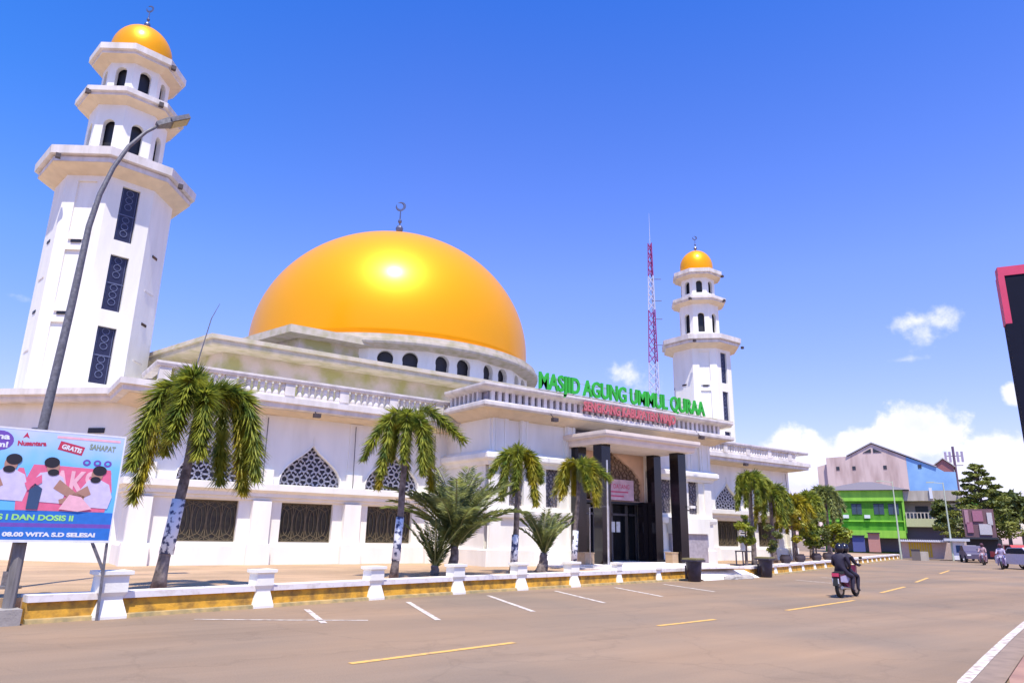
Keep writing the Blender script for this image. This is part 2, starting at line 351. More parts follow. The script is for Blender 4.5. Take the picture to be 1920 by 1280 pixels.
# plaza behind the low wall, raised
pz = MB(); pp = [(-9,15.1),(-2.5,16.2),(2.43,17.15),(5.72,17.9),(9.0,18.68),(14.8,19.8),(25.4,21.6),(30.2,21.95),(39.95,24.9),(57.98,31.05),(77,37.5),(77,75),(-40,75),(-40,15)]
pz.prism(pp, -.02, .45); struct(pz.build('plaza', plaza_m))
ramp = MB().add([(25.5,20.6,.006),(30.4,21.3,.006),(30.2,22.3,.455),(25.3,22.0,.455)], [(0,1,2,3)])
struct(ramp.build('entrance_ramp', coping_m))
def stroke(path, w, name, m, z=.006):
    mb = MB(); P = [Vector(p) for p in path]; vs = []
    for i, p in enumerate(P):
        t = (P[min(i+1,len(P)-1)]-P[max(i-1,0)]).normalized(); k = Vector((-t.y, t.x))*w/2; vs += [(*(p+k), z), (*(p-k), z)]
    mb.add(vs, [(2*i, 2*i+1, 2*i+3, 2*i+2) for i in range(len(P)-1)]); o = mb.build(name, m); return struct(o)
for a, b in (((4.55,9.9),(7.75,10.37)), ((11.8,10.8),(13.9,11.0)), ((17.4,11.45),(22.3,12.3)), ((26.5,13.6),(31,14.9)), ((35,16.3),(40,18)), ((46,20),(52,22)), ((-3,8.9),(0,9.3))):
    stroke([a, b], .13, 'road_marking', yline)
for a, b in (((6.54,16.82),(5.93,14.25)), ((9.53,17.45),(8.22,13.69)), ((12.63,18.23),(11.12,14.13)), ((15.7,18.8),(14.3,15.0)), ((18.8,19.2),(17.5,15.8)), ((22.0,19.8),(20.8,16.4)), ((30.5,19.5),(30.0,17.5)), ((34.0,20.3),(33.6,18.4))):
    stroke([a, b], .13, 'parking_marking', wline)
stroke([(3.9,16.0),(5.4,15.1),(6.9,14.3)], .10, 'parking_marking', wline)
stroke([(x+.1, y+.06) for x, y in right_edge[1:-2]], .15, 'edge_marking', wline)
# pavement at the right edge of the road (a real step)
pvp = [(x, y) for x, y in right_edge[:-1]]
kb = MB(); P = [Vector(p) for p in pvp]
q = [(p[0]+.25*1.0, p[1]-.55) for p in pvp]
pv = MB(); oo = pvp+[(p[0]+8, p[1]-14) for p in pvp[::-1]]
pav_m = mat('pavement_pink', (.40, .22, .15), .9, scale=1.2, col2=(.28, .15, .11), bump=.3)
pv.prism([(p[0]+.2, p[1]-.45) for p in oo], -.02, .12); struct(pv.build('pavement', pav_m))
stroke([(x+.05, y-.22) for x, y in right_edge[:-1]], .35, 'gutter', mat('gutter_brown', (.30,.21,.15), .9, scale=3), .009)
# ================================================================== low boundary wall with white posts
def flare_post(nm, x, y, a, par, sc=1.0, z=0, tall=.86):
    m = MB(); c_, s_ = cos(a), sin(a)
    prof = [(.235,0),(.235,.05),(.16,.36),(.165,.42),(.205,.50),(.20,tall-.10),(.25,tall-.07),(.25,tall),(.0,tall)]
    n = len(prof)
    for (r0, z0), (r1, z1) in zip(prof[:-1], prof[1:]):
        vs = []
        for rr, zz in ((r0, z0), (r1, z1)):
            for i, j in ((-1,-1),(1,-1),(1,1),(-1,1)):
                dx, dy = i*rr*sc, j*rr*sc*.85; vs.append((x+dx*c_-dy*s_, y+dx*s_+dy*c_, z+zz))
        m.add(vs, [(k, (k+1) % 4, 4+(k+1) % 4, 4+k) for k in range(4)])
    return m.build(nm, white, par)
def low_wall(pts, posts, label, top, tall, sc=1.0):
    t = thing('boundary_wall', label, 'wall', (pts[0][0], pts[0][1], 0))
    MB().sweep(pts, [(-.18,-.02),(.10,-.02),(.05,top-.13),(-.18,top-.13)]).build('stone_face', ygold, t)
    MB().sweep(pts, [(-.34,top-.127),(.12,top-.127),(.12,top),(-.34,top)]).build('coping', coping_m, t)
    MB().sweep(pts, [(.08,-.02),(.20,-.02),(.17,.07),(.06,.09)]).build('footing', mat('footing_ochre', (.48,.33,.13), .9, scale=5, col2=(.25,.2,.1)), t)
    for i, (x, y, a) in enumerate(posts): flare_post('post', x, y, a, t, sc*(1.22 if i == 0 and x < 3 else 1), 0, tall+(.05 if i == 0 and x < 3 else 0))
    return t
posts = [(2.43,16.97,.2),(5.72,17.73,.22),(9.0,18.5,.2),(12.04,19.15,.17),(14.8,19.62,.16),(17.5,20.05,.16),(20.2,20.5,.17),(22.9,20.95,.17)]
w1 = low_wall([(1.02,16.68)]+wall_pts[2:], posts[:6], 'long low ochre stone wall with white coping and white flared posts, left of the entrance gap', .50, .86, 1.08)
for x, y, a in posts[6:]: flare_post('post', x, y, a, w1, .8, 0, .56 if x > 22 else .8)
p2 = []
for (x0, y0), (x1, y1) in zip(wall2_pts[:-1], wall2_pts[1:]):
    n_ = max(1, round(hypot(x1-x0, y1-y0)/2.7))
    for k in range(n_): p2.append((x0+(x1-x0)*(k+.5)/n_, y0+(y1-y0)*(k+.5)/n_, atan2(y1-y0, x1-x0)))
low_wall(wall2_pts, p2, 'low ochre wall with white coping curving away beyond the entrance gap', .50, .50, .8)
# ================================================================== MOSQUE
FY = 28.6
mosque = thing('mosque', 'large white mosque with a huge golden dome and a black columned entrance', 'mosque', (24.6, FY, 0))
ogee = ogee_half(1.28, 1.62)
# back walls / mass
mass = MB()
mass.prism([(4.35,30.66),(4.35,FY+.25),(44.85,FY+.25),(44.85,30.66),(52.2,38),(52.2,66),(-3.3,66),(-3.3,38.3)], .4, 6.45)
mass.build('wall', white, mosque)
fa = MB(); bays_l = [(5.0+0*0, 6.97), (0, 10.79), (0, 14.5)]
edges = [4.34, 8.87, 12.65, 17.3]
cent = [6.97, 10.79, 14.5]
def wing(edges, cents, grille_ok=True):
    m = MB(); T = frame_xf(0, FY, 0, 0)
    for i, cx in enumerate(cents):
        u0, u1 = edges[i], edges[i+1]
        a = arch_panel(u0, u1, .4, 3.45, cx, 1.28, rect_half(1.08, 1.52), .25)
        b = arch_panel(u0, u1, 3.45, 6.5, cx, 3.50, ogee, .2)
        m.join(a.xf(T)).join(b.xf(T))
    return m
for edges, cents, side in ((edges, cent, 0), ([31.9,35.35,39.87,44.86], [34.4,37.96,42.1], 1)):
    wing(edges, cents).build('facade_wall', white, mosque)
    for cx in cents:
        T = frame_xf(cx, FY+.18, 1.28, 0)
        w = MB().box(-1.08,1.08,.03,.06,0,1.52).xf(T).build('window', olive, mosque)
        gr = MB()
        for k in range(5): gr.bar((-1.06+2.12*k/4,0,0), (-1.06+2.12*k/4,0,1.52), .03, .03)
        for k in (0.03, 1.49): gr.bar((-1.06,0,k), (1.06,0,k), .03, .04)
        for k in range(4):
            cu = -.795+.53*k
            for rr in (.5, .34):
                pts = [(cu+.25*rr*2*cos(t)*(1 if rr > .4 else .6), 0, .76+rr*1.36*sin(t)) for t in [2*pi*q/14 for q in range(15)]]
                for p0, p1 in zip(pts[:-1], pts[1:]): gr.bar(p0, p1, .02, .022)
            for zc in (.16, 1.36):
                for sg in (-1, 1): gr.bar((cu+sg*.26,0,zc), (cu,0,zc+.13), .02, .025); gr.bar((cu+sg*.26,0,zc), (cu,0,zc-.13), .02, .025)
        gr.xf(T).build('grille', tan, w)
        T = frame_xf(cx, FY+.14, 3.50, 0)
        lb = MB(); vs = fill_half(ogee, .05); lb.add(vs, [tuple(range(len(vs)))]); lw = lb.xf(T).build('arch_screen', lat_d, mosque)
        lattice(ogee, .52, .065, .03).xf(T).build('lattice', lat_l, lw)
        rim = MB(); pts = [(a*1.03, -.02, b*1.03) for a, b in ogee]+[(-a*1.03, -.02, b*1.03) for a, b in ogee[::-1][1:]]
        for p0, p1 in zip(pts[:-1], pts[1:]): rim.bar(p0, p1, .05, .05)
        rim.bar((0,-.02,1.66), (0,-.02,2.0), .02, .03)
        rim.xf(frame_xf(cx, FY, 3.50, 0)).build('arch_rim', white, lw)
# ledges and pilasters
for x0, x1 in ((4.34, 17.25), (31.95, 44.86)):
    path = [(x0, 30.6), (x0, FY), (x1, FY)] if x0 < 10 else [(x0, FY), (x1, FY), (x1, 30.6)]
    MB().sweep(path, [(-.05,2.86),(.12,2.86),(.12,2.98),(.24,2.985),(.24,3.12),(.42,3.22),(.42,3.46),(-.05,3.47)]).build('ledge', white, mosque)
    MB().sweep(path, [(-.05,.4),(.14,.4),(.14,1.12),(.06,1.2),(-.05,1.2)]).build('plinth', white, mosque)
    # cornice
    MB().sweep(path, [(-.05,6.42),(.75,6.36),(.98,6.40),(1.0,6.56),(1.1,6.6),(1.1,6.82),(-.05,6.84)]).build('cornice', rail_w, mosque)
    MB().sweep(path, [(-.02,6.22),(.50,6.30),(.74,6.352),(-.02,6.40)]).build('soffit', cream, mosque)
    bp = [(p[0]+(.2 if x0 < 10 and p[0] < 5 else (.8 if p[0] > 44 else 0)), p[1]-(.8 if p[1] < 30 else 0)) for p in path]
    rl_ = MB().sweep(bp, [(-.10,6.83),(.12,6.83),(.12,6.93),(-.10,6.93)])
    rl_.sweep(bp, [(-.14,7.44),(.20,7.42),(.24,7.52),(.24,7.60),(-.16,7.62)])
    bal = rl_.build('balustrade', rail_w, mosque)
    # balusters: each one a child, sharing one mesh
    pm = MB().lathe([(.11,6.92),(.12,7.0),(.075,7.14),(.115,7.26),(.09,7.38),(.11,7.45)], n=6).build('baluster', rail_w, bal, local=True)
    first = True; k = 0; xs_ = x0+.3
    while xs_ < x1-.2:
        if k % 8 == 0:
            MB().box(xs_-.2, xs_+.2, FY-.95, FY-.68, 6.93, 7.43).build('pedestal', rail_w, bal)
            xs_ += .42
        else:
            o = pm if first else pm.copy()
            if not first: COL.objects.link(o)
            first = False; o.parent = bal; base = parent_mat(bal).inverted() @ Vector((xs_, FY-.81, 0)); o.location = base
            xs_ += .27
        k += 1
    cs = [4.62, 8.87, 12.65, 16.6] if x0 < 10 else [35.9-3.4, 36.2, 39.9, 44.45]
    for px_ in cs:
        m = MB().box(px_-.36, px_+.36, FY-.26, FY+.02, .42, 2.84); m.box(px_-.45, px_+.45, FY-.34, FY+.02, .42, 1.22)
        m.box(px_-.33, px_+.33, FY-.20, FY+.02, 3.44, 4.05); m.box(px_-.30, px_+.30, FY-.035, FY+.02, 4.05, 6.2)
        m.build('pilaster', white, mosque)
        MB().tube([(px_-.1,FY-.26,3.5),(px_-.08,FY-.10,6.1)], .02, 5).build('cable', pole_m, mosque)
# tower block chamfers with cornice and small slots
for sg in (0, 1):
    P_ = [(-3.3, 38.3), (4.35, 30.66)] if sg == 0 else [(44.85, 30.66), (52.2, 38), (52.2, 66)]
    MB().sweep(P_, [(-.1,6.42),(.55,6.42),(.62,6.52),(.62,6.62),(.80,6.66),(.80,6.9),(-.4,6.95)]).build('cornice', rail_w, mosque)
    MB().sweep(P_, [(-.05,3.1),(.16,3.1),(.16,3.36),(-.05,3.38)]).build('ledge', white, mosque)
    MB().sweep(P_, [(-.05,.4),(.08,.4),(.08,1.1),(-.05,1.12)]).build('plinth', white, mosque)
T = frame_xf(3.0, 32.0, 0, -pi/4)
for du in (-2.2, .3):
    MB().box(du-.35, du+.35, -.03, .03, 5.25, 5.45).xf(T).build('vent_slot', dark, mosque)
    MB().box(du-.9, du-.3, -.03, .03, .9, 2.6).xf(T) if 0 else None
# ---- tier one: upper block with deep eave
K14 = sin(radians(14)); 
t1w = [(7.6,32.3),(41.6,32.3),(45.6,48),(45.6,60),(3.6,60),(3.6,48)]
t1e = [(6.85,31.1),(42.3,31.1),(47.3,49),(47.3,61),(2.4,61),(2.4,49)]
MB().prism(t1w, 6.4, 9.5).build('upper_wall', stained, mosque)
MB().sweep(t1e, [(-2.2,9.35),(-.05,9.35),(0,9.42),(0,9.60),(.10,9.62),(.10,9.80),(-2.2,9.86)], True).build('eave', eave_m, mosque)
MB().prism(t1e, 9.80, 11.2, .35).build('lower_roof', grey_roof, mosque)
MB().sweep([t1w[-1], t1w[0], t1w[1]], [(-.05,8.25),(.10,8.25),(.10,8.38),(-.05,8.40)]).build('string_course', white, mosque)
# ---- tier two: block poking out in front of the drum
t2e = [(13.2,40.5),(19.5,40.5),(20.5,50),(10.8,50)]; t2w = [(14.1,41.4),(19.0,41.4),(20,50),(12,50)]
MB().prism(t2w, 9.4, 13.2).build('tier_wall', stained, mosque)
MB().sweep(t2e, [(-1.0,13.1),(0,13.15),(0,13.62),(-1.0,13.7)], True).build('tier_eave', eave_m, mosque)
MB().prism(t2e, 13.62, 14.0, .5).build('tier_roof', eave_m, mosque)
# ---- drum with horseshoe windows
DC = (24.6, 50.1); R_D = 11.0
dr = MB(); NS = 18; inner = MB().lathe([(R_D-.5, 9.5), (R_D-.5, 13.4)], *DC, n=48, caps=False).build('drum_core', dark, mosque)
for k in range(NS):
    a0 = 2*pi*(k-.5)/NS-pi/2-radians(3.8); a1 = a0+2*pi/NS
    p0 = Vector((DC[0]+R_D*cos(a0), DC[1]+R_D*sin(a0))); p1 = Vector((DC[0]+R_D*cos(a1), DC[1]+R_D*sin(a1)))
    ln = (p1-p0).length; ang = atan2(p1.y-p0.y, p1.x-p0.x); T = frame_xf(p0.x, p0.y, 0, ang)
    cc_ = ln/2
    for half_i in (0, 1):
        u0 = ln*half_i/2; u1 = u0+ln/2; cu = ln/2+(-.42 if half_i == 0 else .42)*ln/2
        dr.join(arch_panel(u0, u1, 9.5, 13.4, cu, 11.2, moor_half(.52, 1.85), .35).xf(T))
dr.build('drum', white, mosque)
MB().lathe([(R_D-.2,13.12),(R_D+.75,13.32),(R_D+.80,13.45),(R_D+.80,13.62),(R_D+.62,13.66),(R_D+.62,13.98),(R_D-1.0,14.06)], *DC, n=96, caps=False).build('drum_cornice', eave_m, mosque, smooth=False)
# dome
RD = 10.85; prof = []
for k in range(41):
    t = -0.115+(pi/2+.115)*k/40; prof.append((max(.02, RD*cos(t)), 15.3+9.75*sin(t)))
dome = MB().lathe(prof, *DC, n=128).build('dome', gold, mosque, smooth=True)
MB().lathe([(1.25,24.85),(1.0,25.08),(.55,25.28),(.22,25.45),(.16,25.6),(.14,25.7)], *DC, n=24).build('dome_cap', mat('cap_grey', (.42,.40,.46), .5, scale=5), mosque, smooth=True)
def finial(cx, cy, z0, s, par):
    m = MB(); m.lathe([(.06*s,z0),(.06*s,z0+.3*s),(.24*s,z0+.5*s),(.28*s,z0+.68*s),(.2*s,z0+.86*s),(.06*s,z0+.95*s),(.06*s,z0+1.1*s),(.14*s,z0+1.2*s),(.14*s,z0+1.32*s),(.05*s,z0+1.45*s),(.04*s,z0+2.1*s)], cx, cy, n=12)
    n = 16; zc = z0+2.45*s; vs = []; fs = []
    for k in range(n+1):
        a = radians(125)-radians(330)*k/n
        ro = .36*s; xo, zo = ro*cos(a), ro*sin(a); th = .13*s*sin(pi*k/n)+.01
        xi, zi = (ro-th*1.2)*cos(a), (ro-th*1.2)*sin(a)
        for yy in (-.05*s, .05*s): vs += [(cx+xo*.8-yy*0, cy+yy+xo*-.6, zc+zo), (cx+xi*.8, cy+yy+xi*-.6, zc+zi)]
    for k in range(n):
        b = 4*k; fs += [(b,b+1,b+5,b+4),(b+2,b+6,b+7,b+3),(b,b+4,b+6,b+2),(b+1,b+3,b+7,b+5)]
    m.add(vs, fs); return m.build('finial', mat('finial_steel', (.16,.17,.25), .35, metal=.6, scale=9), par)
finial(*DC, 25.6, 1.15, mosque)
# ---- portico block
PX0, PX1, PY = 17.25, 31.95, 25.1
MB().box(PX0+.0, 22.1, PY+.25, FY+.3, .4, 6.9).build('portico_wall', white, mosque)
MB().box(27.1, PX1, PY+.25, FY+.3, .4, 6.9).build('portico_wall', white, mosque)
MB().box(22.1, 27.1, PY+1.2, FY+.3, .4, 6.9).build('portico_wall', peach, mosque)
MB().box(PX0-.1, PX1+.1, PY, FY+1, 6.9, 7.3).build('portico_roof', grey_roof, mosque)
T = frame_xf(0, PY, 0, 0); m = MB()
lat_h = round_half(.38, 1.95, 4)
for u0, u1, cu in ((PX0,19.9,18.75),(19.9,22.1,20.8),(27.1,29.4,28.4),(29.4,PX1,30.5)):
    arch_panel(u0, u1, .4, 5.0, cu, 2.95, rect_half(.40, 1.98), .2).xf(T).build('portico_face', white, mosque)
    bk = MB().box(cu-.40, cu+.40, PY+.17, PY+.2, 2.95, 4.93).build('lattice_panel', mat('panel_beige', (.45,.38,.36), .8), mosque)
    lattice(rect_half(.38, 1.96), .42, .05, .03).xf(frame_xf(cu, PY+.14, 2.96, 0)).build('lattice', mat('lattice_grey', (.13,.12,.14), .7), bk)
for u0, u1 in ((PX0,22.1),(27.1,PX1)): MB().box(u0, u1, PY, PY+.25, 5.0, 6.9).build('portico_face', white, mosque)
# bands around portico
for path in ([(PX0,FY),(PX0,PY),(22.15,PY)], [(27.05,PY),(PX1,PY),(PX1,FY)]):
    MB().sweep(path, [(-.05,4.62),(.10,4.62),(.16,4.78),(.30,4.84),(.34,4.9),(.34,5.08),(.14,5.22),(-.05,5.24)]).build('band', white, mosque)
    MB().sweep(path, [(-.05,2.45),(.14,2.45),(.18,2.6),(.18,2.74),(-.05,2.78)]).build('band', white, mosque)
    MB().sweep(path, [(-.05,.42),(.12,.42),(.12,1.1),(-.05,1.14)]).build('plinth', white, mosque)
for cx, w in ((17.75,.85),(19.05,.45),(21.75,.62),(27.45,.62),(30.15,.45),(31.45,.85)):
    mm = MB().box(cx-w/2, cx+w/2, PY-.12, PY+.02, 5.2, 6.75); 
    for k in (-.28, .28): mm.box(cx+k*w-.05, cx+k*w+.05, PY-.16, PY-.1, 5.25, 6.7)
    mm.build('pilaster', white, mosque)
for cx in (17.6, 22.0, 27.2, 31.6):
    MB().box(cx-.28, cx+.28, PY-.08, PY+.02, .44, 4.6).build('pilaster', white, mosque)
# cornice + parapet of the portico
path = [(PX0,FY-1.2),(PX0,PY),(PX1,PY),(PX1,FY-1.2)]
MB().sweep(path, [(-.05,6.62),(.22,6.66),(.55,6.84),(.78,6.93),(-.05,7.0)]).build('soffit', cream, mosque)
MB().sweep(path, [(-.3,6.93),(.95,6.935),(1.0,7.0),(1.0,7.12),(.86,7.14),(.86,7.22),(.60,7.24),(-.3,7.25)]).build('cornice', rail_w, mosque)
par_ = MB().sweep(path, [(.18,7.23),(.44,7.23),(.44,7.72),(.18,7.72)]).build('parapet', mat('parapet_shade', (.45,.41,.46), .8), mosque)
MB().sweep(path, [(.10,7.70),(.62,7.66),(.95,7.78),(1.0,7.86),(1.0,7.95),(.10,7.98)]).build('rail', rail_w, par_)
bm = MB().box(-.09, .09, -.07, .07, 7.24, 7.69).build('baluster', rail_w, par_, local=True); firstb = True
spots = []
x_ = PX0-.35
while x_ < PX1+.4: spots.append((x_, PY-.62)); x_ += .36
y_ = PY
while y_ < FY-1.3: spots.append((PX0-.62, y_)); y_ += .36
for sx, sy in spots[:98]:
    o = bm if firstb else bm.copy()
    if not firstb: COL.objects.link(o)
    firstb = False; o.parent = par_; o.location = parent_mat(par_).inverted() @ Vector((sx, sy, 0))
# entrance screen with ogee top
sc_h = [(2.35,0),(2.35,.85),(2.2,1.15),(1.75,1.55),(1.2,1.85),(.7,2.12),(.35,2.34),(.12,2.52),(0,2.72)]
SZ = 3.4
scr = arch_panel(22.1, 27.1, SZ, 6.9, 24.6, SZ+.05, sc_h, .22).xf(frame_xf(0, PY+.35, 0, 0)).build('entrance_screen', peach, mosque)
vs = fill_half(sc_h, 0); MB().add(vs, [tuple(range(len(vs)))]).xf(frame_xf(24.6, PY+.55, SZ+.05, 0)).build('screen_backing', mat('screen_back', (.40,.28,.20), .8), scr)
lattice(sc_h, .52, .05, .04).xf(frame_xf(24.6, PY+.50, SZ+.05, 0)).build('lattice', lat_brown, scr)
MB().box(22.2, 27.0, PY+.28, PY+.6, SZ-.12, SZ).build('lintel', mat('lintel_black', (.02,.02,.025), .4), scr)
# glass doors in black surround
MB().box(22.1, 27.1, PY+.9, PY+.95, .6, SZ).build('glass_front', glassd, mosque)
for k, dx in enumerate((22.2, 23.35, 24.05, 25.25, 26.4, 27.0)):
    MB().box(dx-.05, dx+.05, PY+.8, PY+.9, .6, SZ-.1).build('door_frame', mat('door_frame', (.10,.09,.10), .4) if k not in (4,) else chrome, mosque)
MB().box(22.2, 27.0, PY+.8, PY+.9, 2.75, 2.85).build('door_frame', mat('door_frame', (.10,.09,.10), .4), mosque)
for dx in (25.15, 25.5):
    MB().box(dx, dx+.24, PY+.74, PY+.78, 1.95, 2.45).build('notice', mat('paper', (.75,.75,.75), .8), mosque)
# platform with step
MB().box(20.6, 28.6, 21.6, PY+1.2, .44, .60).build('step', coping_m, mosque)
MB().box(20.0, 29.2, 21.25, PY, .44, .52).build('step', coping_m, mosque)
# black columns
for cx, cy, w in ((22.05,23.2,.54),(27.1,23.2,.54),(22.05,24.75,.5),(27.1,24.75,.5)):
    c_ = MB().box(cx-w/2, cx+w/2, cy-w/2, cy+w/2, .6, 5.72).build('column', black_g, mosque)
    MB().box(cx-w/2-.04, cx+w/2+.04, cy-w/2-.04, cy+w/2+.04, .6, .72).build('column_base', black_g, c_)
# canopy
cp = [(21.75,PY+.2),(21.75,22.6),(27.35,22.6),(27.35,PY+.2)]
MB().prism(cp, 5.72, 6.02).build('canopy', mat('canopy_cream', (.78,.66,.56), .8, scale=2, var=.06), mosque)
MB().sweep(cp, [(-.1,5.70),(.12,5.70),(.18,5.82),(.18,5.98),(.32,6.0),(.36,6.10),(.36,6.24),(-.1,6.26)]).build('canopy_edge', mat('canopy_cream', (1,1,1)), mosque)
MB().box(21.8, 27.3, 22.7, PY+.1, 6.02, 6.2).build('canopy_roof', grey_roof, mosque)
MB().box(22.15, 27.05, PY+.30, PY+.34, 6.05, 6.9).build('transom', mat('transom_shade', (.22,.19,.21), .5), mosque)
MB().box(26.55, 27.9, PY-.07, PY+.3, .6, 3.4).build('black_cladding', black_g, mosque)
# service booth niche on the right of the portico
nb = MB().box(28.3, 31.3, PY-.34, PY-.02, 1.95, 2.72).build('hood', white, mosque)
MB().box(28.4, 31.2, PY-.22, PY-.02, .5, 1.95).build('niche', mat('niche_grey', (.42,.38,.42), .7), mosque)
MB().box(28.6, 29.6, PY-.25, PY-.22, .5, 1.85).build('niche_door', mat('niche_door', (.55,.42,.38), .7), mosque)
# little flood lamps under cornices
for lx, ly, lz in ((10.4,27.5,6.15),(19.9,23.9,6.6),(29.9,23.9,6.75),(38.6,27.5,6.2),(24.7,24.4,6.45)):
    fl = MB().box(lx-.14, lx+.14, ly-.1, ly+.1, lz, lz+.16); fl.bar((lx, ly+.05, lz+.1), (lx-.05, ly+.3, lz+.45), .03); fl.build('flood_lamp', mat('lamp_dark', (.07,.05,.05), .6), mosque)
# rooftop letters
sign = thing('rooftop_sign', 'row of green capital letters MASJID AGUNG UMMUL QURAA on the portico roof edge', 'sign', (24.8, 24.1, 8.05))
words = 'MASJID AGUNG UMMUL QURAA'
tm = text_mb(words, 1.05, .10, .028, 0, 11.4)
tm.xf(lambda p: (24.85+p.x, 24.15+p.y, 8.08+p.z*.98)).build('lettering', green_p, sign)
fr = MB(); fr.bar((19.2,24.28,8.0), (30.5,24.28,8.0), .05); fr.bar((19.2,24.28,8.62), (30.5,24.28,8.62), .03)
for k in range(12): fr.bar((19.3+k*1.01,24.28,7.95), (19.3+k*1.01,24.28,8.7), .03)
fr.build('frame', mat('sign_frame', (.45,.5,.45), .6), sign)
sg2 = thing('parapet_sign', 'row of small red letters fixed to the portico parapet below the green ones', 'sign', (24.8, 24.0, 7.35))
text_mb('SENGKANG KABUPATEN WAJO', .50, .05, .015, 0, 6.3).xf(lambda p: (24.9+p.x, 24.02+p.y, 7.36+p.z*1.15)).build('lettering', red_p, sg2)
MB().bar((21.7,24.1,7.34), (28.1,24.1,7.34), .03).build('frame', red_p, sg2)
# banner under the ogee
bn = thing('entrance_banner', 'pink and white printed banner hung on the lattice above the glass doors', 'banner', (24.3, PY+.25, 3.45))
MB().box(23.3, 26.2, PY+.20, PY+.215, 3.46, 4.45).build('cloth', mat('banner_pink', (.62,.44,.52), .8, scale=3), bn)
text_mb('SELAMAT DATANG', .30, .004, .004, 0, 2.3).xf(lambda p: (24.75+p.x, PY+.195+p.y, 4.02+p.z)).build('lettering', mat('banner_red', (.6,.10,.2), .7), bn)
for k in range(2): MB().box(23.55, 25.8-k*.3, PY+.19, PY+.197, 3.82-k*.2, 3.89-k*.2).build('text_line', mat('banner_red', (.6,.10,.2)), bn)
# lightning rod on the tier-one eave (thin aerial at left)
ar = thing('aerial_rod', 'thin leaning aerial rod above the left eave corner of the mosque', 'aerial', (6.4, 30.2, 7.6))
MB().tube([(6.1,30.2,7.6),(6.5,30.2,10.2),(6.75,30.2,10.9)], [.03,.02,.01], 5).build('rod', pole_m, ar)
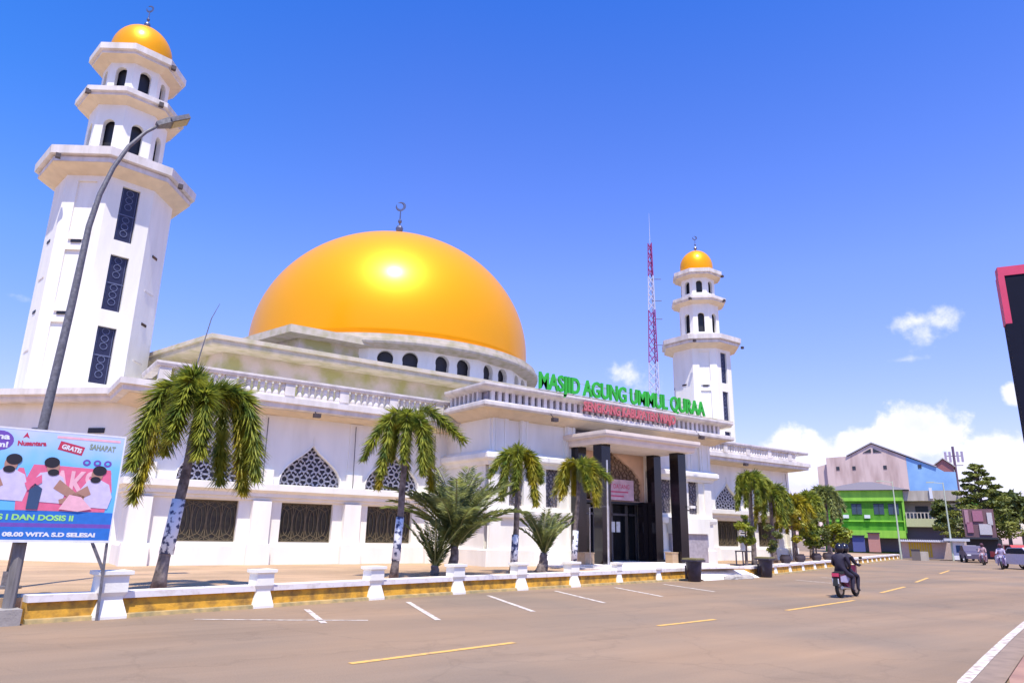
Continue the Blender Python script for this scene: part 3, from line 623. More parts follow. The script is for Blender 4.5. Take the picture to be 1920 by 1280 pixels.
# ================================================================== MINARETS
def zz(z): return 1.8+(z-1.8)*1.14
def minaret(x, y, rot, label, wface, panels):
    t = thing('minaret', label, 'minaret', (x, y, 6.4), 0, 'minarets of the mosque')
    a0 = radians(22.5)+rot
    def face(k, R):  # face k: outward normal at world angle rot + 45k
        am = rot+k*pi/4; ap = R*cos(pi/8); c = Vector((x+ap*cos(am), y+ap*sin(am))); ang = am+pi/2
        w = 2*R*sin(pi/8); u = Vector((cos(ang), sin(ang))); o = c-u*w/2
        return frame_xf(o.x, o.y, 0, ang), w
    R1 = 2.5
    MB().lathe([(R1-.32, 6.3), (R1-.32, 17.2)], x, y, n=8, a0=a0).build('core', white, t)
    sh = MB()
    zs = [6.4, 10.45, 13.75, 17.1]
    wins = [(7.6,10.1),(10.85,13.4),(14.1,16.7)]
    for k in range(8):
        T, w = face(k, R1)
        if k in (wface, (wface+4) % 8, panels, (panels+4) % 8):
            for i in range(3):
                zb, zt = wins[i]; dpt = .22 if k in (wface, (wface+4) % 8) else .10
                sh.join(arch_panel(0, w, zs[i], zs[i+1], w/2, zb, rect_half(.38 if dpt > .2 else .42, zt-zb), dpt).xf(T))
                if dpt > .2:
                    wn = MB().box(w/2-.38, w/2+.38, .15, .2, zb, zt).xf(T).build('window', navy, t)
                    pt = MB()
                    for q in range(2):
                        for j in range(3):
                            cz = zb+.42+q*(zt-zb)/2+j*.33
                            pts = [(w/2+.15*cos(tt), .13, cz+.15*sin(tt)) for tt in [2*pi*s_/8 for s_ in range(9)]]
                            for p0, p1 in zip(pts[:-1], pts[1:]): pt.bar(p0, p1, .02, .03)
                    pt.bar((w/2-.36,.13,(zb+zt)/2), (w/2+.36,.13,(zb+zt)/2), .02, .05)
                    for s_ in (-.3, .3): pt.bar((w/2+s_,.13,zb+.03), (w/2+s_,.13,zt-.03), .02, .02)
                    pt.xf(T).build('screen_pattern', navy_l, wn)
                else:
                    MB().box(w/2-.42, w/2+.42, .09, .14, zb, zt).xf(T).build('blind_panel', white, t)
                    MB().box(w/2-.22, w/2+.22, -.05, .0, zt+.33, zt+.45).xf(T).build('slot', dark, t)
                    MB().box(w/2-.36, w/2+.36, -.07, .0, zt+.46, zt+.52).xf(T).build('sill', white, t)
        else:
            sh.add([tuple(T(Vector(p))) for p in ((0,0,6.4),(w,0,6.4),(w,0,17.1),(0,0,17.1))], [(0,1,2,3)])
            for zt in (10.3, 13.6):
                MB().box(w/2-.22, w/2+.22, -.03, .0, zt+.33, zt+.45).xf(T).build('slot', dark, t)
                MB().box(w/2-.40, w/2+.40, -.025, .0, zt-1.4, zt-1.34).xf(T).build('slot', rail_w, t)
    sh.build('shaft', white, t)
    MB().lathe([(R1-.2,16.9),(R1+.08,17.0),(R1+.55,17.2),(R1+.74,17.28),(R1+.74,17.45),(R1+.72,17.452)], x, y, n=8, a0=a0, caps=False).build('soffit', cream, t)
    MB().lathe([(R1-.1,17.3),(R1+.76,17.30),(R1+.76,17.50),(R1+.70,17.52),(R1+.70,17.57),(R1+.94,17.60),(R1+.96,17.98),(R1+.35,18.02),(R1+.35,18.16),(1.0,18.2)], x, y, n=8, a0=a0, caps=False).build('balcony', rail_w, t)
    # belfry two stages
    for (R, za, zb_, wb, wh, ww, rr) in ((1.72,18.1,21.3,18.6,1.72,.27,2.0),(1.50,21.8,23.75,22.2,1.12,.26,2.0)):
        st = MB()
        for k in range(8):
            T, w = face(k, R); st.join(arch_panel(0, w, za, zb_, w/2, wb, round_half(ww, wh, 5), .22).xf(T))
        st.build('arcade', white, t)
        MB().lathe([(R-.35, za), (R-.35, zb_)], x, y, n=8, a0=a0).build('arcade_inner_shade', dark, t)  # dark-coloured filler added for the shade inside the open belfry
        MB().lathe([(R-.02, wb+wh*.72),(R+.03, wb+wh*.73),(R+.03, wb+wh*.77),(R-.02, wb+wh*.78)], x, y, n=8, a0=a0, caps=False).build('string_course', white, t) if 0 else None
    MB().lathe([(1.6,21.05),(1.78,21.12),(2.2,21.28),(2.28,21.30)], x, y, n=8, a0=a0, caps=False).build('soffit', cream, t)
    MB().lathe([(1.6,21.29),(2.28,21.30),(2.28,21.42),(2.42,21.46),(2.42,21.70),(1.9,21.74),(1.9,21.84),(.8,21.86)], x, y, n=8, a0=a0, caps=False).build('balcony', rail_w, t)
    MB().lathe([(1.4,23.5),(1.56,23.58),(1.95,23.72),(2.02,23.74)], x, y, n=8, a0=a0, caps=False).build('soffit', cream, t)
    MB().lathe([(1.4,23.73),(2.05,23.74),(2.05,23.86),(2.2,23.9),(2.2,24.22),(1.6,24.3),(1.6,24.42),(.6,24.45)], x, y, n=8, a0=a0, caps=False).build('balcony', rail_w, t)
    pr = [(max(.02, 1.42*cos(a)), 24.95+1.6*sin(a)) for a in [-.4+(pi/2+.4)*k/20 for k in range(21)]]
    MB().lathe(pr, x, y, n=40).build('dome', gold, t, smooth=True)
    finial(x, y, 26.5, .55, t)
    for ang, rr, z in ((rot-1.0, 3.45, 17.5), (rot-2.6, 3.45, 17.5), (rot-1.3, 2.35, 21.6), (rot-2.75, 2.35, 21.55), (rot-1.1, 2.2, 24.0)):
        sx, sy = x+rr*cos(ang), y+rr*sin(ang)
        MB().box(sx-.1, sx+.1, sy-.1, sy+.1, z-.25, z-.05).build('floodlight', mat('lamp_dark', (.07,.05,.05), .6), t)
    return t
# rot: face 0 normal angle; face index 6 = -y side
minaret(2.8, 36.5, radians(10), 'near white octagonal minaret at the left, taller in view, behind the street lamp', 6, 5)
minaret(48.0, 38.0, 0, 'far white octagonal minaret at the right of the rooftop letters', 6, 5)
# loudspeaker cluster on the near minaret
# ================================================================== PALMS
def frond(m, base, azm, e0, ln, bend, leaf, nst, per, wid, plume, rnd, rach):
    pts = []; p = Vector(base); e = e0; nseg = 14; dirs = []
    for i in range(nseg+1):
        d = Vector((cos(azm)*cos(e), sin(azm)*cos(e), sin(e))); pts.append(p.copy()); dirs.append(d); p = p+d*ln/nseg
        
        if plume: e -= bend/nseg*(2.0 if i/nseg < .42 else .12); e = max(e, -1.42)
        else: e -= bend/nseg*(0.5+1.3*i/nseg); e = max(e, -1.5)
    rach.tube(pts, [.028*(1-.8*i/nseg)+.004 for i in range(nseg+1)], 4, False)
    for k in range(nst):
        s = .10+.9*k/nst; f = s*nseg; i = min(int(f), nseg-1); q = pts[i].lerp(pts[i+1], f-i); d = dirs[i]
        side = d.cross(Vector((0,0,1)))
        if side.length < .1: side = Vector((-sin(azm), cos(azm), 0))
        side.normalize(); u = side.cross(d)
        ll = leaf*(min(1, .45+2.2*s) if s < .75 else 1-(s-.75)*1.6)*(.85+.3*rnd.random())
        for j in range(per):
            if plume: a = 2*pi*(j/per)+rnd.uniform(-.5,.5); ll = ll*rnd.uniform(.85,1.1)
            else: a = (0.35 if j % 2 == 0 else pi-.35)+rnd.uniform(-.2,.2)
            o = side*cos(a)+u*sin(a); v = (o*.85+d*.62+Vector((0,0,-.18))).normalized()
            tip = q+v*ll; tip.z -= ll*.18*rnd.random(); w = v.cross(d).normalized()*wid*(.7+.6*rnd.random())
            mid = q.lerp(tip, .4)
            b = len(m.v); m.v += [tuple(q), tuple(mid+w), tuple(tip), tuple(mid-w)]; m.f.append((b, b+1, b+2, b+3))
def palm(name, label, base, crown, nf, ln, seed, leafm=leaf_a, bend=2.3, leaf=.34, nst=46, per=6, wid=.02, plume=True, emin=.15, emax=1.35, r0=.15, r1=.09, group='feather palms along the low wall', wrap=None, shaft=True, yellow=0):
    rnd = random.Random(seed); t = thing(name, label, 'palm', base, 0, group)
    b = Vector(base); c = Vector(crown); n = 12
    pts = [b.lerp(c, i/n)+Vector((.02*sin(i*.7+seed), 0, 0)) for i in range(n+1)]
    rs = [(r0+(r1-r0)*min(1, i/n*1.3))*(1+.05*sin(i*2.1)) for i in range(n+1)]; rs[0] *= 1.25
    tr_ = MB().tube(pts, rs, 14).build('trunk', trunk_m, t, smooth=True)
    if wrap:
        z0, z1 = wrap; q0 = b.lerp(c, (z0)/(c.z-b.z)); q1 = b.lerp(c, z1/(c.z-b.z))
        MB().tube([q0, q0.lerp(q1,.5), q1], [r0*1.12, r0*1.06, r0*1.05], 14).build('painted_band', mat('sticker_wrap', (.70,.70,.74), .8, scale=7, col2=(.05,.06,.13), lo=.42, hi=.5), t, smooth=True)
    cs = MB()
    if shaft: cs.tube([c-Vector((0,0,.25)), c+Vector((0,0,.15)), c+Vector((0,0,.5))], [r1*1.1, r1*1.4, r1*.6], 10); cs.build('crownshaft', trunk_g, t, smooth=True)
    m = MB(); m2 = MB(); ra = MB(); top = c+Vector((0,0,.3 if shaft else 0))
    for k in range(nf):
        az_ = 2.399*k+rnd.uniform(-.25,.25); e0 = emin+(emax-emin)*((k+.5)/nf)**.8
        L_ = ln*rnd.uniform(.68,1.12)*(1-.15*(k/nf)); bend_ = bend*rnd.uniform(.92,1.2) if plume else bend
        frond(m2 if k < yellow else m, top+Vector((0,0,rnd.uniform(-.15,.1))), az_, e0, L_, bend_*(1.05-.25*k/nf), leaf, nst, per, wid, plume, rnd, ra)
    m.build('crown', leafm, t)
    if m2.f: m2.build('yellowed_fronds', leaf_b, t)
    ra.build('frond_ribs', mat('rib', (.22,.22,.07), .7), t)
    return t
GP = 'feather palms along the low wall'
palm('palm_tree', 'largest palm, nearest to the printed billboard, with long drooping fronds', (3.5,17.85,.45), (3.86,17.85,4.4), 9, 3.4, 3, bend=3.0, leaf=.52, nst=95, per=12, wid=.021, r0=.14, r1=.10, wrap=(.75,1.95), yellow=2, emin=.75, emax=1.4)
palm('palm_tree', 'palm with a dense round crown and dark trunk in front of the third arched screen', (10.2,19.6,.45), (10.38,19.6,4.6), 11, 2.75, 5, bend=3.0, leaf=.42, nst=64, per=10, wid=.021, r0=.115, r1=.09, wrap=(.5,1.75), yellow=2, emin=.7, emax=1.45)
palm('palm_tree', 'palm between the bushy date palm and the small date palm', (15.3,20.6,.45), (15.5,20.6,4.05), 11, 2.3, 11, bend=3.0, leaf=.38, nst=56, per=10, wid=.022, r0=.12, r1=.09, wrap=(.3,1.3), yellow=3, emin=.7, emax=1.4)
palm('palm_tree', 'slim yellowish palm just left of the black entrance columns', (19.3,22.0,.45), (19.6,22.0,4.1), 11, 2.2, 14, bend=2.9, leaf=.38, nst=54, per=9, wid=.022, r0=.11, r1=.08, wrap=(.2,1.5), yellow=7, emin=.7, emax=1.4)
GD = 'date palms behind the low wall'
palm('date_palm', 'large bushy date palm with upright feather fronds, left of the third feather palm', (12.7,20.4,.45), (12.76,20.4,1.35), 42, 3.0, 21, leafm=leaf_d, bend=.85, leaf=.48, nst=70, per=2, wid=.02, plume=False, emin=.75, emax=1.5, r0=.20, r1=.13, group=GD, shaft=False)
palm('date_palm', 'low dark date palm sprout leaning at the foot of the bushy one', (12.1,20.5,.45), (12.1,20.5,.75), 16, 1.7, 22, leafm=leaf_d, bend=.4, leaf=.30, nst=36, per=2, wid=.02, plume=False, emin=.95, emax=1.4, r0=.14, r1=.12, group=GD, shaft=False)
palm('date_palm', 'small upright date palm with stout base, between the two slim palms', (16.9,21.0,.45), (17.0,21.0,1.1), 26, 1.9, 23, leafm=leaf_d, bend=.55, leaf=.34, nst=40, per=2, wid=.02, plume=False, emin=.9, emax=1.45, r0=.24, r1=.14, group=GD, shaft=False)
# beyond the entrance gap
palm('palm_tree', 'pale-ribbed palm right of the right wing window, first beyond the gap', (31.9,22.6,.45), (31.9,22.6,4.35), 14, 1.9, 31, bend=2.8, leaf=.34, nst=46, per=8, wid=.03, r0=.13, r1=.1, emin=.4)
palm('palm_tree', 'full green palm second beyond the entrance gap', (37.5,25.2,.45), (37.5,25.2,4.1), 15, 2.6, 32, bend=2.8, leaf=.42, nst=46, per=7, wid=.035, r0=.16, r1=.1, emin=.35, yellow=2)
palm('palm_tree', 'yellow tinged palm third beyond the entrance gap', (42.5,27.0,.45), (42.5,27.0,3.8), 14, 2.6, 33, bend=2.8, leaf=.42, nst=40, per=7, wid=.04, leafm=leaf_b, r0=.16, r1=.1, emin=.3)
palm('palm_tree', 'dark hanging palm in front of the green building, last in the row', (56,32.5,.45), (56,32.5,5.1), 14, 3.3, 34, bend=2.8, leaf=.5, nst=40, per=7, wid=.05, leafm=leaf_d, r0=.2, r1=.12, emin=.3)
palm('palm_tree', 'green palm between the yellow tinged and the dark hanging palm', (49,29.8,.45), (49,29.8,4.3), 14, 2.8, 35, bend=2.8, leaf=.45, nst=40, per=7, wid=.045, r0=.18, r1=.1, emin=.3)
# bushes: leaf clumps
def bush(name, label, cat, base, h, r, n, leafm, seed, trunk_h=0, size=.09, group=None, clumps=14, shape='round', trunkr=.06):
    rnd = random.Random(seed); t = thing(name, label, cat, base, 0, group); bx_, by_, bz_ = base
    tk = MB(); top = bz_+h; c0 = bz_+trunk_h
    tk.tube([(bx_,by_,bz_),(bx_+.02*h,by_,bz_+h*.45),(bx_,by_,bz_+h*.85)], [trunkr, trunkr*.7, trunkr*.25], 7)
    cl = []
    for k in range(clumps):
        if shape == 'cone':
            f = k/clumps; z = c0+(top-c0)*f; rr = r*(1-f)**.8*rnd.uniform(.55,1.0)+.05*r; a = k*2.4; cl.append((Vector((bx_+rr*cos(a), by_+rr*sin(a), z)), r*(.42*(1-f)+.10), .28))
        else:
            a = rnd.uniform(0,2*pi); v = rnd.uniform(-1,1); s = sqrt(1-v*v)*rnd.uniform(.35,.85)
            cl.append((Vector((bx_+r*s*cos(a), by_+r*s*sin(a), (c0+top)/2+(top-c0)/2*.75*v)), r*rnd.uniform(.28,.45), .75))
    for c, cr_, fl in cl:
        tk.tube([(bx_, by_, max(bz_+h*.2, min(c.z-.2*r, bz_+h*.8))), (c+Vector((bx_,by_,c.z-.1*h)))*.5, c], [trunkr*.4, trunkr*.25, trunkr*.1], 5)
    tk.build('trunk', trunk_m, t)
    m = MB(); per = n//len(cl)
    for c, cr_, fl in cl:
        for _ in range(per):
            d = Vector((rnd.gauss(0,1), rnd.gauss(0,1), rnd.gauss(0,1))).normalized()*cr_*rnd.random()**.45; d.z *= fl
            p = c+d; a = Vector((rnd.gauss(0,1), rnd.gauss(0,1), rnd.gauss(0,.6))).normalized(); b = a.cross(Vector((rnd.gauss(0,1), rnd.gauss(0,1), rnd.gauss(0,1)))).normalized()
            s = size*rnd.uniform(.6,1.3); k = len(m.v); m.v += [tuple(p-a*s), tuple(p+b*s*.45), tuple(p+a*s), tuple(p-b*s*.45)]; m.f.append((k,k+1,k+2,k+3))
    m.build('crown', leafm, t); return t
GB = 'plants behind the low wall beyond the gap'
bush('potted_shrub', 'slim green shrub rising beside the second dark bin', 'shrub', (31.0,22.4,.45), 2.6, .55, 1500, leaf_y, 41, .7, .09, GB)
bush('shrub', 'tall narrow dark green shrub behind the second bin', 'shrub', (35.5,24.0,.45), 2.2, .55, 1300, leaf_d, 42, .5, .1, GB)
bush('shrub', 'bright yellow flowering shrub in the middle of the row', 'shrub', (40.5,25.9,.45), 3.6, .95, 1700, mat('yellow_leaf', (.45,.36,.02), .5, scale=2, col2=(.16,.2,.02), trans=.3), 43, .9, .13, GB)
bush('shrub', 'small olive shrub on a thin stem below the yellow one', 'shrub', (43.5,26.4,.45), 2.4, .8, 1300, leaf_y, 44, .9, .12, GB)
bush('shrub', 'light green ball shrub just above the motorcycle riders', 'shrub', (50.5,28.9,.45), 2.5, 1.25, 2200, leaf_y, 45, .8, .14, GB)
bush('shrub', 'dark shrub between the yellow shrub and the last palm', 'shrub', (46.5,28.0,.45), 3.3, 1.1, 1600, leaf_t, 46, .6, .14, GB)
# pots under them
potm = mat('clay_dark', (.06,.045,.06), .7)
for i, (x, y, l) in enumerate(((36.6,23.9,'dark round pot behind the low wall, below the full green palm'),(39.5,24.85,'dark round pot behind the low wall, left of the olive shrub'),(43.5,26.2,'dark round pot under the small olive shrub'),(46.5,27.2,'dark round pot behind the low wall, right of the olive shrub'))):
    p = MB().lathe([(.16,.45),(.30,.62),(.32,.80),(.24,.92),(.27,.95),(.20,.95),(.05,.90)], x, y, n=14).build('plant_pot', potm, smooth=True); tag(p, l, 'pot', 'dark pots behind the low wall')
# ================================================================== bins, ramp rubble, small things
def bin_(x, y, label, z=0):
    t = thing('rubbish_bin', label, 'bin', (x, y, z), .2, 'dark bins at the entrance gap')
    MB().lathe([(.22,0),(.27,.03),(.31,.5),(.34,.78),(.34,.80),(.30,.80),(.26,.4),(.2,.1)], n=18).build('body', plastic_b, t, smooth=True, local=True)
    MB().box(-.42,.36,-.36,.36,.80,.87).build('lid', plastic_b, t, local=True)
    MB().box(-.39,.33,-.33,.33,.871,.94).build('lid_top', soilm, t, local=True)
    MB().box(-.05,.4,.30,.40,.08,.62).build('side_pocket', plastic_b, t, local=True)
    return t
bin_(24.65, 20.45, 'dark purple bin with olive lid in front of the end of the ochre wall')
bin_(31.0, 21.35, 'dark purple bin with olive lid at the start of the far wall')
for i, (x, y) in enumerate(((28.2,20.95),(27.5,20.8),(29.0,21.0))):
    rnd = random.Random(i); m = MB()
    m.lathe([(.02,0),(.3,.01),(.26,.12),(.12,.19),(.02,.2)], n=8)
    m.xf(lambda p: (x+p.x*(1.2+.3*rnd.random()), y+p.y*(.7+.3*rnd.random()), .0+p.z*(.8+.3*rnd.random())))
    tag(m.build('rubble_pile', concrete), ['grey rubble lump in the middle of the entrance gap','grey rubble lump in the gap, nearest to the first bin','grey rubble lump in the gap, nearest to the second bin'][i], 'rubble', 'rubble in the entrance gap')
def crate(x, y, z, s, label, h):
    t = thing('wooden_box', label, 'box', (x, y, z), .05, 'tan boxes beside the entrance columns')
    wm = mat('tan_box', (.50,.34,.20), .8, scale=5, var=.1)
    MB().box(-s/2,s/2,-s/2,s/2,0,h).build('body', wm, t, local=True); MB().box(-s/2-.02,s/2+.02,-s/2-.02,s/2+.02,h,h+.04).build('rim', wm, t, local=True)
crate(21.0, 23.2, .52, .55, 'tan box left of the black entrance columns', .52)
crate(26.55, 23.3, .60, .42, 'tan box between the two right black columns', .45)
# white portable frame (rack) and pole in front of entrance
fp = thing('flag_pole', 'thin white pole standing in front of the left black column', 'pole', (21.3,22.1,.5))
MB().tube([(21.3,22.1,.45),(21.3,22.1,4.9)], .035, 8).build('shaft', mat('pole_white', (.6,.58,.6), .4, metal=.3), fp); MB().box(21.15,21.45,21.95,22.25,.44,.5).build('base', concrete, fp)
rk = thing('banner_stand', 'small empty white tube frame beside the left black column', 'stand', (21.0,22.5,.52))
m = MB(); m.tube([(20.65,22.5,.52),(20.65,22.5,2.9),(21.75,22.5,3.0),(21.75,22.5,.52)], .022, 6); m.build('frame', chrome, rk)
MB().box(20.55,20.75,22.3,22.7,.52,.55).build('foot', chrome, rk); MB().box(21.65,21.85,22.3,22.7,.52,.55).build('foot', chrome, rk)
fl = thing('wall_floodlight', 'small white floodlight sticking out beside the rightmost black column', 'light', (27.55,23.0,3.2))
MB().box(27.4,27.75,22.75,22.95,3.12,3.24).build('housing', white, fl); MB().bar((27.45,23.1,3.05),(27.8,22.9,2.98),.06).build('bracket', pole_m, fl)
# sign rack / chair by the right wing
rs = thing('notice_stand', 'white notice board on a dark four-legged stand before the right wing', 'stand', (31.5,22.9,.45))
m = MB()
for dx in (-.38,.38):
    for dy in (-.2,.2): m.bar((31.5+dx,22.9+dy,.45),(31.5+dx,22.9+dy,1.15),.05)
m.bar((31.08,22.7,1.15),(31.92,22.7,1.15),.06); m.bar((31.08,23.1,1.15),(31.92,23.1,1.15),.06); m.bar((31.12,22.7,.55),(31.88,22.7,.55),.05)
m.build('legs', pole_m, rs); MB().box(31.22,31.75,22.85,22.9,1.2,1.95).build('board', white, rs); MB().box(31.3,31.62,22.8,22.9,1.98,2.06).build('top_bar', pole_m, rs)
# ================================================================== street lamp
sl = thing('street_lamp', 'tall curved grey street lamp in front of the near minaret', 'street lamp', (.78,19.2,.45))
pts = [(.82,19.2,.45),(.88,19.2,4.0),(.98,19.2,7.0),(1.02,19.2,8.9),(1.12,19.2,9.8),(1.30,19.2,10.6),(1.55,19.2,11.3),(1.88,19.2,11.85),(2.2,19.2,12.2)]
MB().tube(pts, [.105,.10,.085,.07,.062,.055,.05,.045,.04], 12).build('pole', pole_m, sl, smooth=True)
MB().lathe([(.24,.45),(.24,.5),(.15,.52),(.15,.8)], .82, 19.2, n=12).build('base', pole_m, sl)
hd = MB(); 
def hx(p): # head frame: rising away to the right
    a = radians(33); return (2.15+p.x*cos(a)-p.z*sin(a), 19.2+p.y, 12.17+p.x*sin(a)+p.z*cos(a))
MB().add([(-.05,-.12,-.05),(.31,-.22,-.07),(.31,.22,-.07),(-.05,.12,-.05),(-.05,-.10,.07),(.31,-.18,.10),(.31,.18,.10),(-.05,.10,.07)], [(0,3,2,1),(4,5,6,7),(0,1,5,4),(1,2,6,5),(2,3,7,6),(3,0,4,7)]).xf(hx).build('head_neck', pole_m, sl)
MB().box(.30,.80,-.24,.24,-.07,.05).xf(hx).build('head', pole_m, sl)
MB().box(.34,.76,-.20,.20,-.088,-.071).xf(hx).build('lens', mat('lamp_lens', (.45,.36,.13), .3, scale=20), sl)
# ================================================================== billboard
bb = thing('billboard', 'blue vaccination banner on a post frame at the left edge', 'billboard', (.746,16.55,.122), .03); bb.scale = (.932,)*3
BY = 0.0
def B(name, m, x0, x1, z0, z1, lay): return MB().box(x0-.8, x1-.8, -.03-.003*lay, -.03-.003*(lay-1)-.0005, z0, z1).build(name, m, bb, local=True)
sheet_m = bpy.data.materials.new('banner_sky'); sheet_m.use_nodes = True
_n = sheet_m.node_tree.nodes; _l = sheet_m.node_tree.links; _tc = _n.new('ShaderNodeTexCoord'); _sp = _n.new('ShaderNodeSeparateXYZ'); _l.new(_tc.outputs['Object'], _sp.inputs[0])
_nz = _n.new('ShaderNodeTexNoise'); _nz.inputs['Scale'].default_value = 1.6; _l.new(_tc.outputs['Object'], _nz.inputs['Vector'])
_ad = _n.new('ShaderNodeMath'); _ad.operation = 'ADD'; _l.new(_sp.outputs[2], _ad.inputs[0]); _l.new(_nz.outputs['Fac'], _ad.inputs[1])
_rp = _n.new('ShaderNodeValToRGB'); _mr = _n.new('ShaderNodeMapRange'); _mr.inputs[1].default_value = 2.2; _mr.inputs[2].default_value = 4.3; _l.new(_ad.outputs[0], _mr.inputs[0]); _l.new(_mr.outputs[0], _rp.inputs[0])
_rp.color_ramp.elements[0].color = (.10,.42,.75,1); _rp.color_ramp.elements[1].color = (.55,.60,.78,1); _e = _rp.color_ramp.elements.new(.6); _e.color = (.16,.50,.80,1)
_l.new(_rp.outputs[0], _n['Principled BSDF'].inputs['Base Color']); _n['Principled BSDF'].inputs['Roughness'].default_value = .5
MATS['banner_sky'] = sheet_m
XL, XR, ZB, ZT = -2.2, 2.40, 1.43, 3.70
MB().box(XL-.8, XR-.8, -.03, .0, ZB, ZT).build('sheet', sheet_m, bb, local=True)
c_white = plain('print_white', (.75,.75,.8)); c_pink = plain('print_pink', (.75,.14,.26)); c_lpink = plain('print_light_pink', (.85,.45,.52)); c_blue = plain('print_blue', (.02,.16,.55)); c_violet = plain('print_violet', (.16,.07,.40))
c_green = plain('print_green', (.35,.75,.20)); c_red = plain('print_red', (.50,.03,.08)); c_skin = plain('print_skin', (.42,.22,.16)); c_hair = plain('print_hair', (.012,.010,.02)); c_navy = plain('print_navy', (.03,.07,.16)); c_cyan = plain('print_cyan', (.10,.5,.75)); c_lilac = plain('print_lilac', (.62,.55,.72))
B('border', c_white, XL, XR, ZT-.035, ZT, 1); B('border', c_white, XR-.03, XR, ZB, ZT-.036, 1)
B('strip', c_white, XL, XR-.031, ZB, ZB+.05, 1); B('strip', c_blue, XL, XR-.031, ZB+.05, ZB+.30, 1); B('strip', c_violet, XL, XR-.031, ZB+.30, ZB+.38, 1); B('strip', c_blue, XL, XR-.031, ZB+.38, ZB+.62, 1)
def BT(t, size, x, z, m, lay, width=None, tilt=0, bold=.006):
    mb = text_mb(t, size, .002, bold, 0, width); ca, sa = cos(tilt), sin(tilt)
    mb.xf(lambda p: (x-.8+p.x*ca-p.z*sa, -.031-.003*lay+p.y, z+p.x*sa+p.z*ca)).build('lettering', m, bb, local=True)
def BP(name, poly, m, lay): # polygon x,z (any order) as flat printed patch
    a = sum(poly[i][0]*poly[(i+1)%len(poly)][1]-poly[(i+1)%len(poly)][0]*poly[i][1] for i in range(len(poly)))
    if a < 0: poly = poly[::-1]
    MB().slab_xz([(x-.8, z) for x, z in poly], -.03-.003*lay, -.03-.003*(lay-1)-.0005).build(name, m, bb, local=True)
def ell(cx, cz, rx, rz, n=18, a0=0, a1=2*pi): return [(cx+rx*cos(a0+(a1-a0)*k/n), cz+rz*sin(a0+(a1-a0)*k/n)) for k in range(n if a1-a0 > 6.2 else n+1)]
BT('#VAKSINASI DOSIS I DAN DOSIS II', .15, .28, ZB+.44, c_green, 2, 2.75)
BT('31 DESEMBER 2021, JAM 08.00 WITA S.D SELESAI', .11, .45, ZB+.12, c_white, 2, 3.3)
BT('VAKSIN', .74, 1.10, 2.36, c_pink, 1, 2.3, bold=.03)
BP('pink_patch', [(.60,2.06),(2.2,2.06),(2.28,2.5),(2.2,2.95),(1.3,2.98),(.78,2.98),(.7,2.7),(.55,2.6)], c_pink, 2)
BT('AKS', .66, 1.55, 2.42, c_lpink, 3, .8, bold=.02)
BP('logo_badge', ell(.12,3.42,.24,.20), c_violet, 1); BT('rna', .16, .13, 3.45, c_white, 2, .3); BT('aim!', .15, .12, 3.29, c_white, 2, .32)
BT('Nusantara', .13, .68, 3.36, c_red, 1, .5, .06); BP('logo_star', [(.50,3.5),(.56,3.62),(.62,3.5),(.56,3.53)], c_red, 1)
BP('tag_label', [(1.14,3.32),(1.60,3.22),(1.64,3.40),(1.18,3.50)], c_red, 1); BT('GRATIS', .13, 1.39, 3.31, c_white, 2, .38, -.21)
BT('SAHABAT', .16, 1.97, 3.36, plain('print_olive', (.25,.30,.20)), 1, .5, -.05)
B('ribbon', c_lpink, 1.1, 2.3, 3.55, 3.60, 1)
for k in range(3):
    BP('roundel', ell(1.72+.2*k, 3.08, .075, .07, 14), c_violet, 1); BP('roundel_centre', ell(1.72+.2*k, 3.08, .035, .03, 10), c_cyan, 2)
# three printed figures of men bending over
def man(cx, cz, s, shirt, face, lay, lean):
    BP('printed_figure', [(cx-.30*s,cz-.75*s),(cx-.34*s,cz-.35*s),(cx-.2*s,cz-.12*s),(cx+.02*s,cz-.08*s),(cx+.26*s,cz-.2*s),(cx+.36*s,cz-.5*s),(cx+.30*s,cz-.78*s)], shirt, lay)
    BP('printed_arm', [(cx+lean*.2*s,cz-.25*s),(cx+lean*.55*s,cz-.52*s),(cx+lean*.75*s,cz-.60*s),(cx+lean*.72*s,cz-.70*s),(cx+lean*.45*s,cz-.66*s),(cx+lean*.1*s,cz-.45*s)], c_skin, lay+1)
    BP('printed_face', ell(cx+lean*.03*s, cz+.02*s, .125*s, .17*s), face, lay+1)
    BP('printed_hair', ell(cx-lean*.01*s, cz+.12*s, .15*s, .12*s), c_hair, lay+2)
    BP('printed_beard', ell(cx+lean*.05*s, cz-.10*s, .11*s, .075*s), c_hair, lay+3)
man(.42, 2.95, .92, c_lilac, c_skin, 3, -1)
BP('printed_sleeve', [(.0,2.75),(.18,2.82),(.22,2.62),(.0,2.45)], c_pink, 3)
man(1.10, 2.93, .92, c_lilac, c_skin, 4, 1)
BP('printed_apron', [(.78,2.08),(.98,2.08),(1.0,2.5),(.86,2.6),(.78,2.5)], c_navy, 7); BP('printed_sleeve', [(.68,2.6),(.95,2.78),(.98,2.62),(.75,2.45)], c_pink, 7)
man(1.98, 2.82, .88, c_lilac, c_skin, 4, -1)
BP('printed_arm', [(1.35,2.1),(1.5,2.4),(1.72,2.36),(1.95,2.12),(1.7,2.06)], c_lpink, 8)
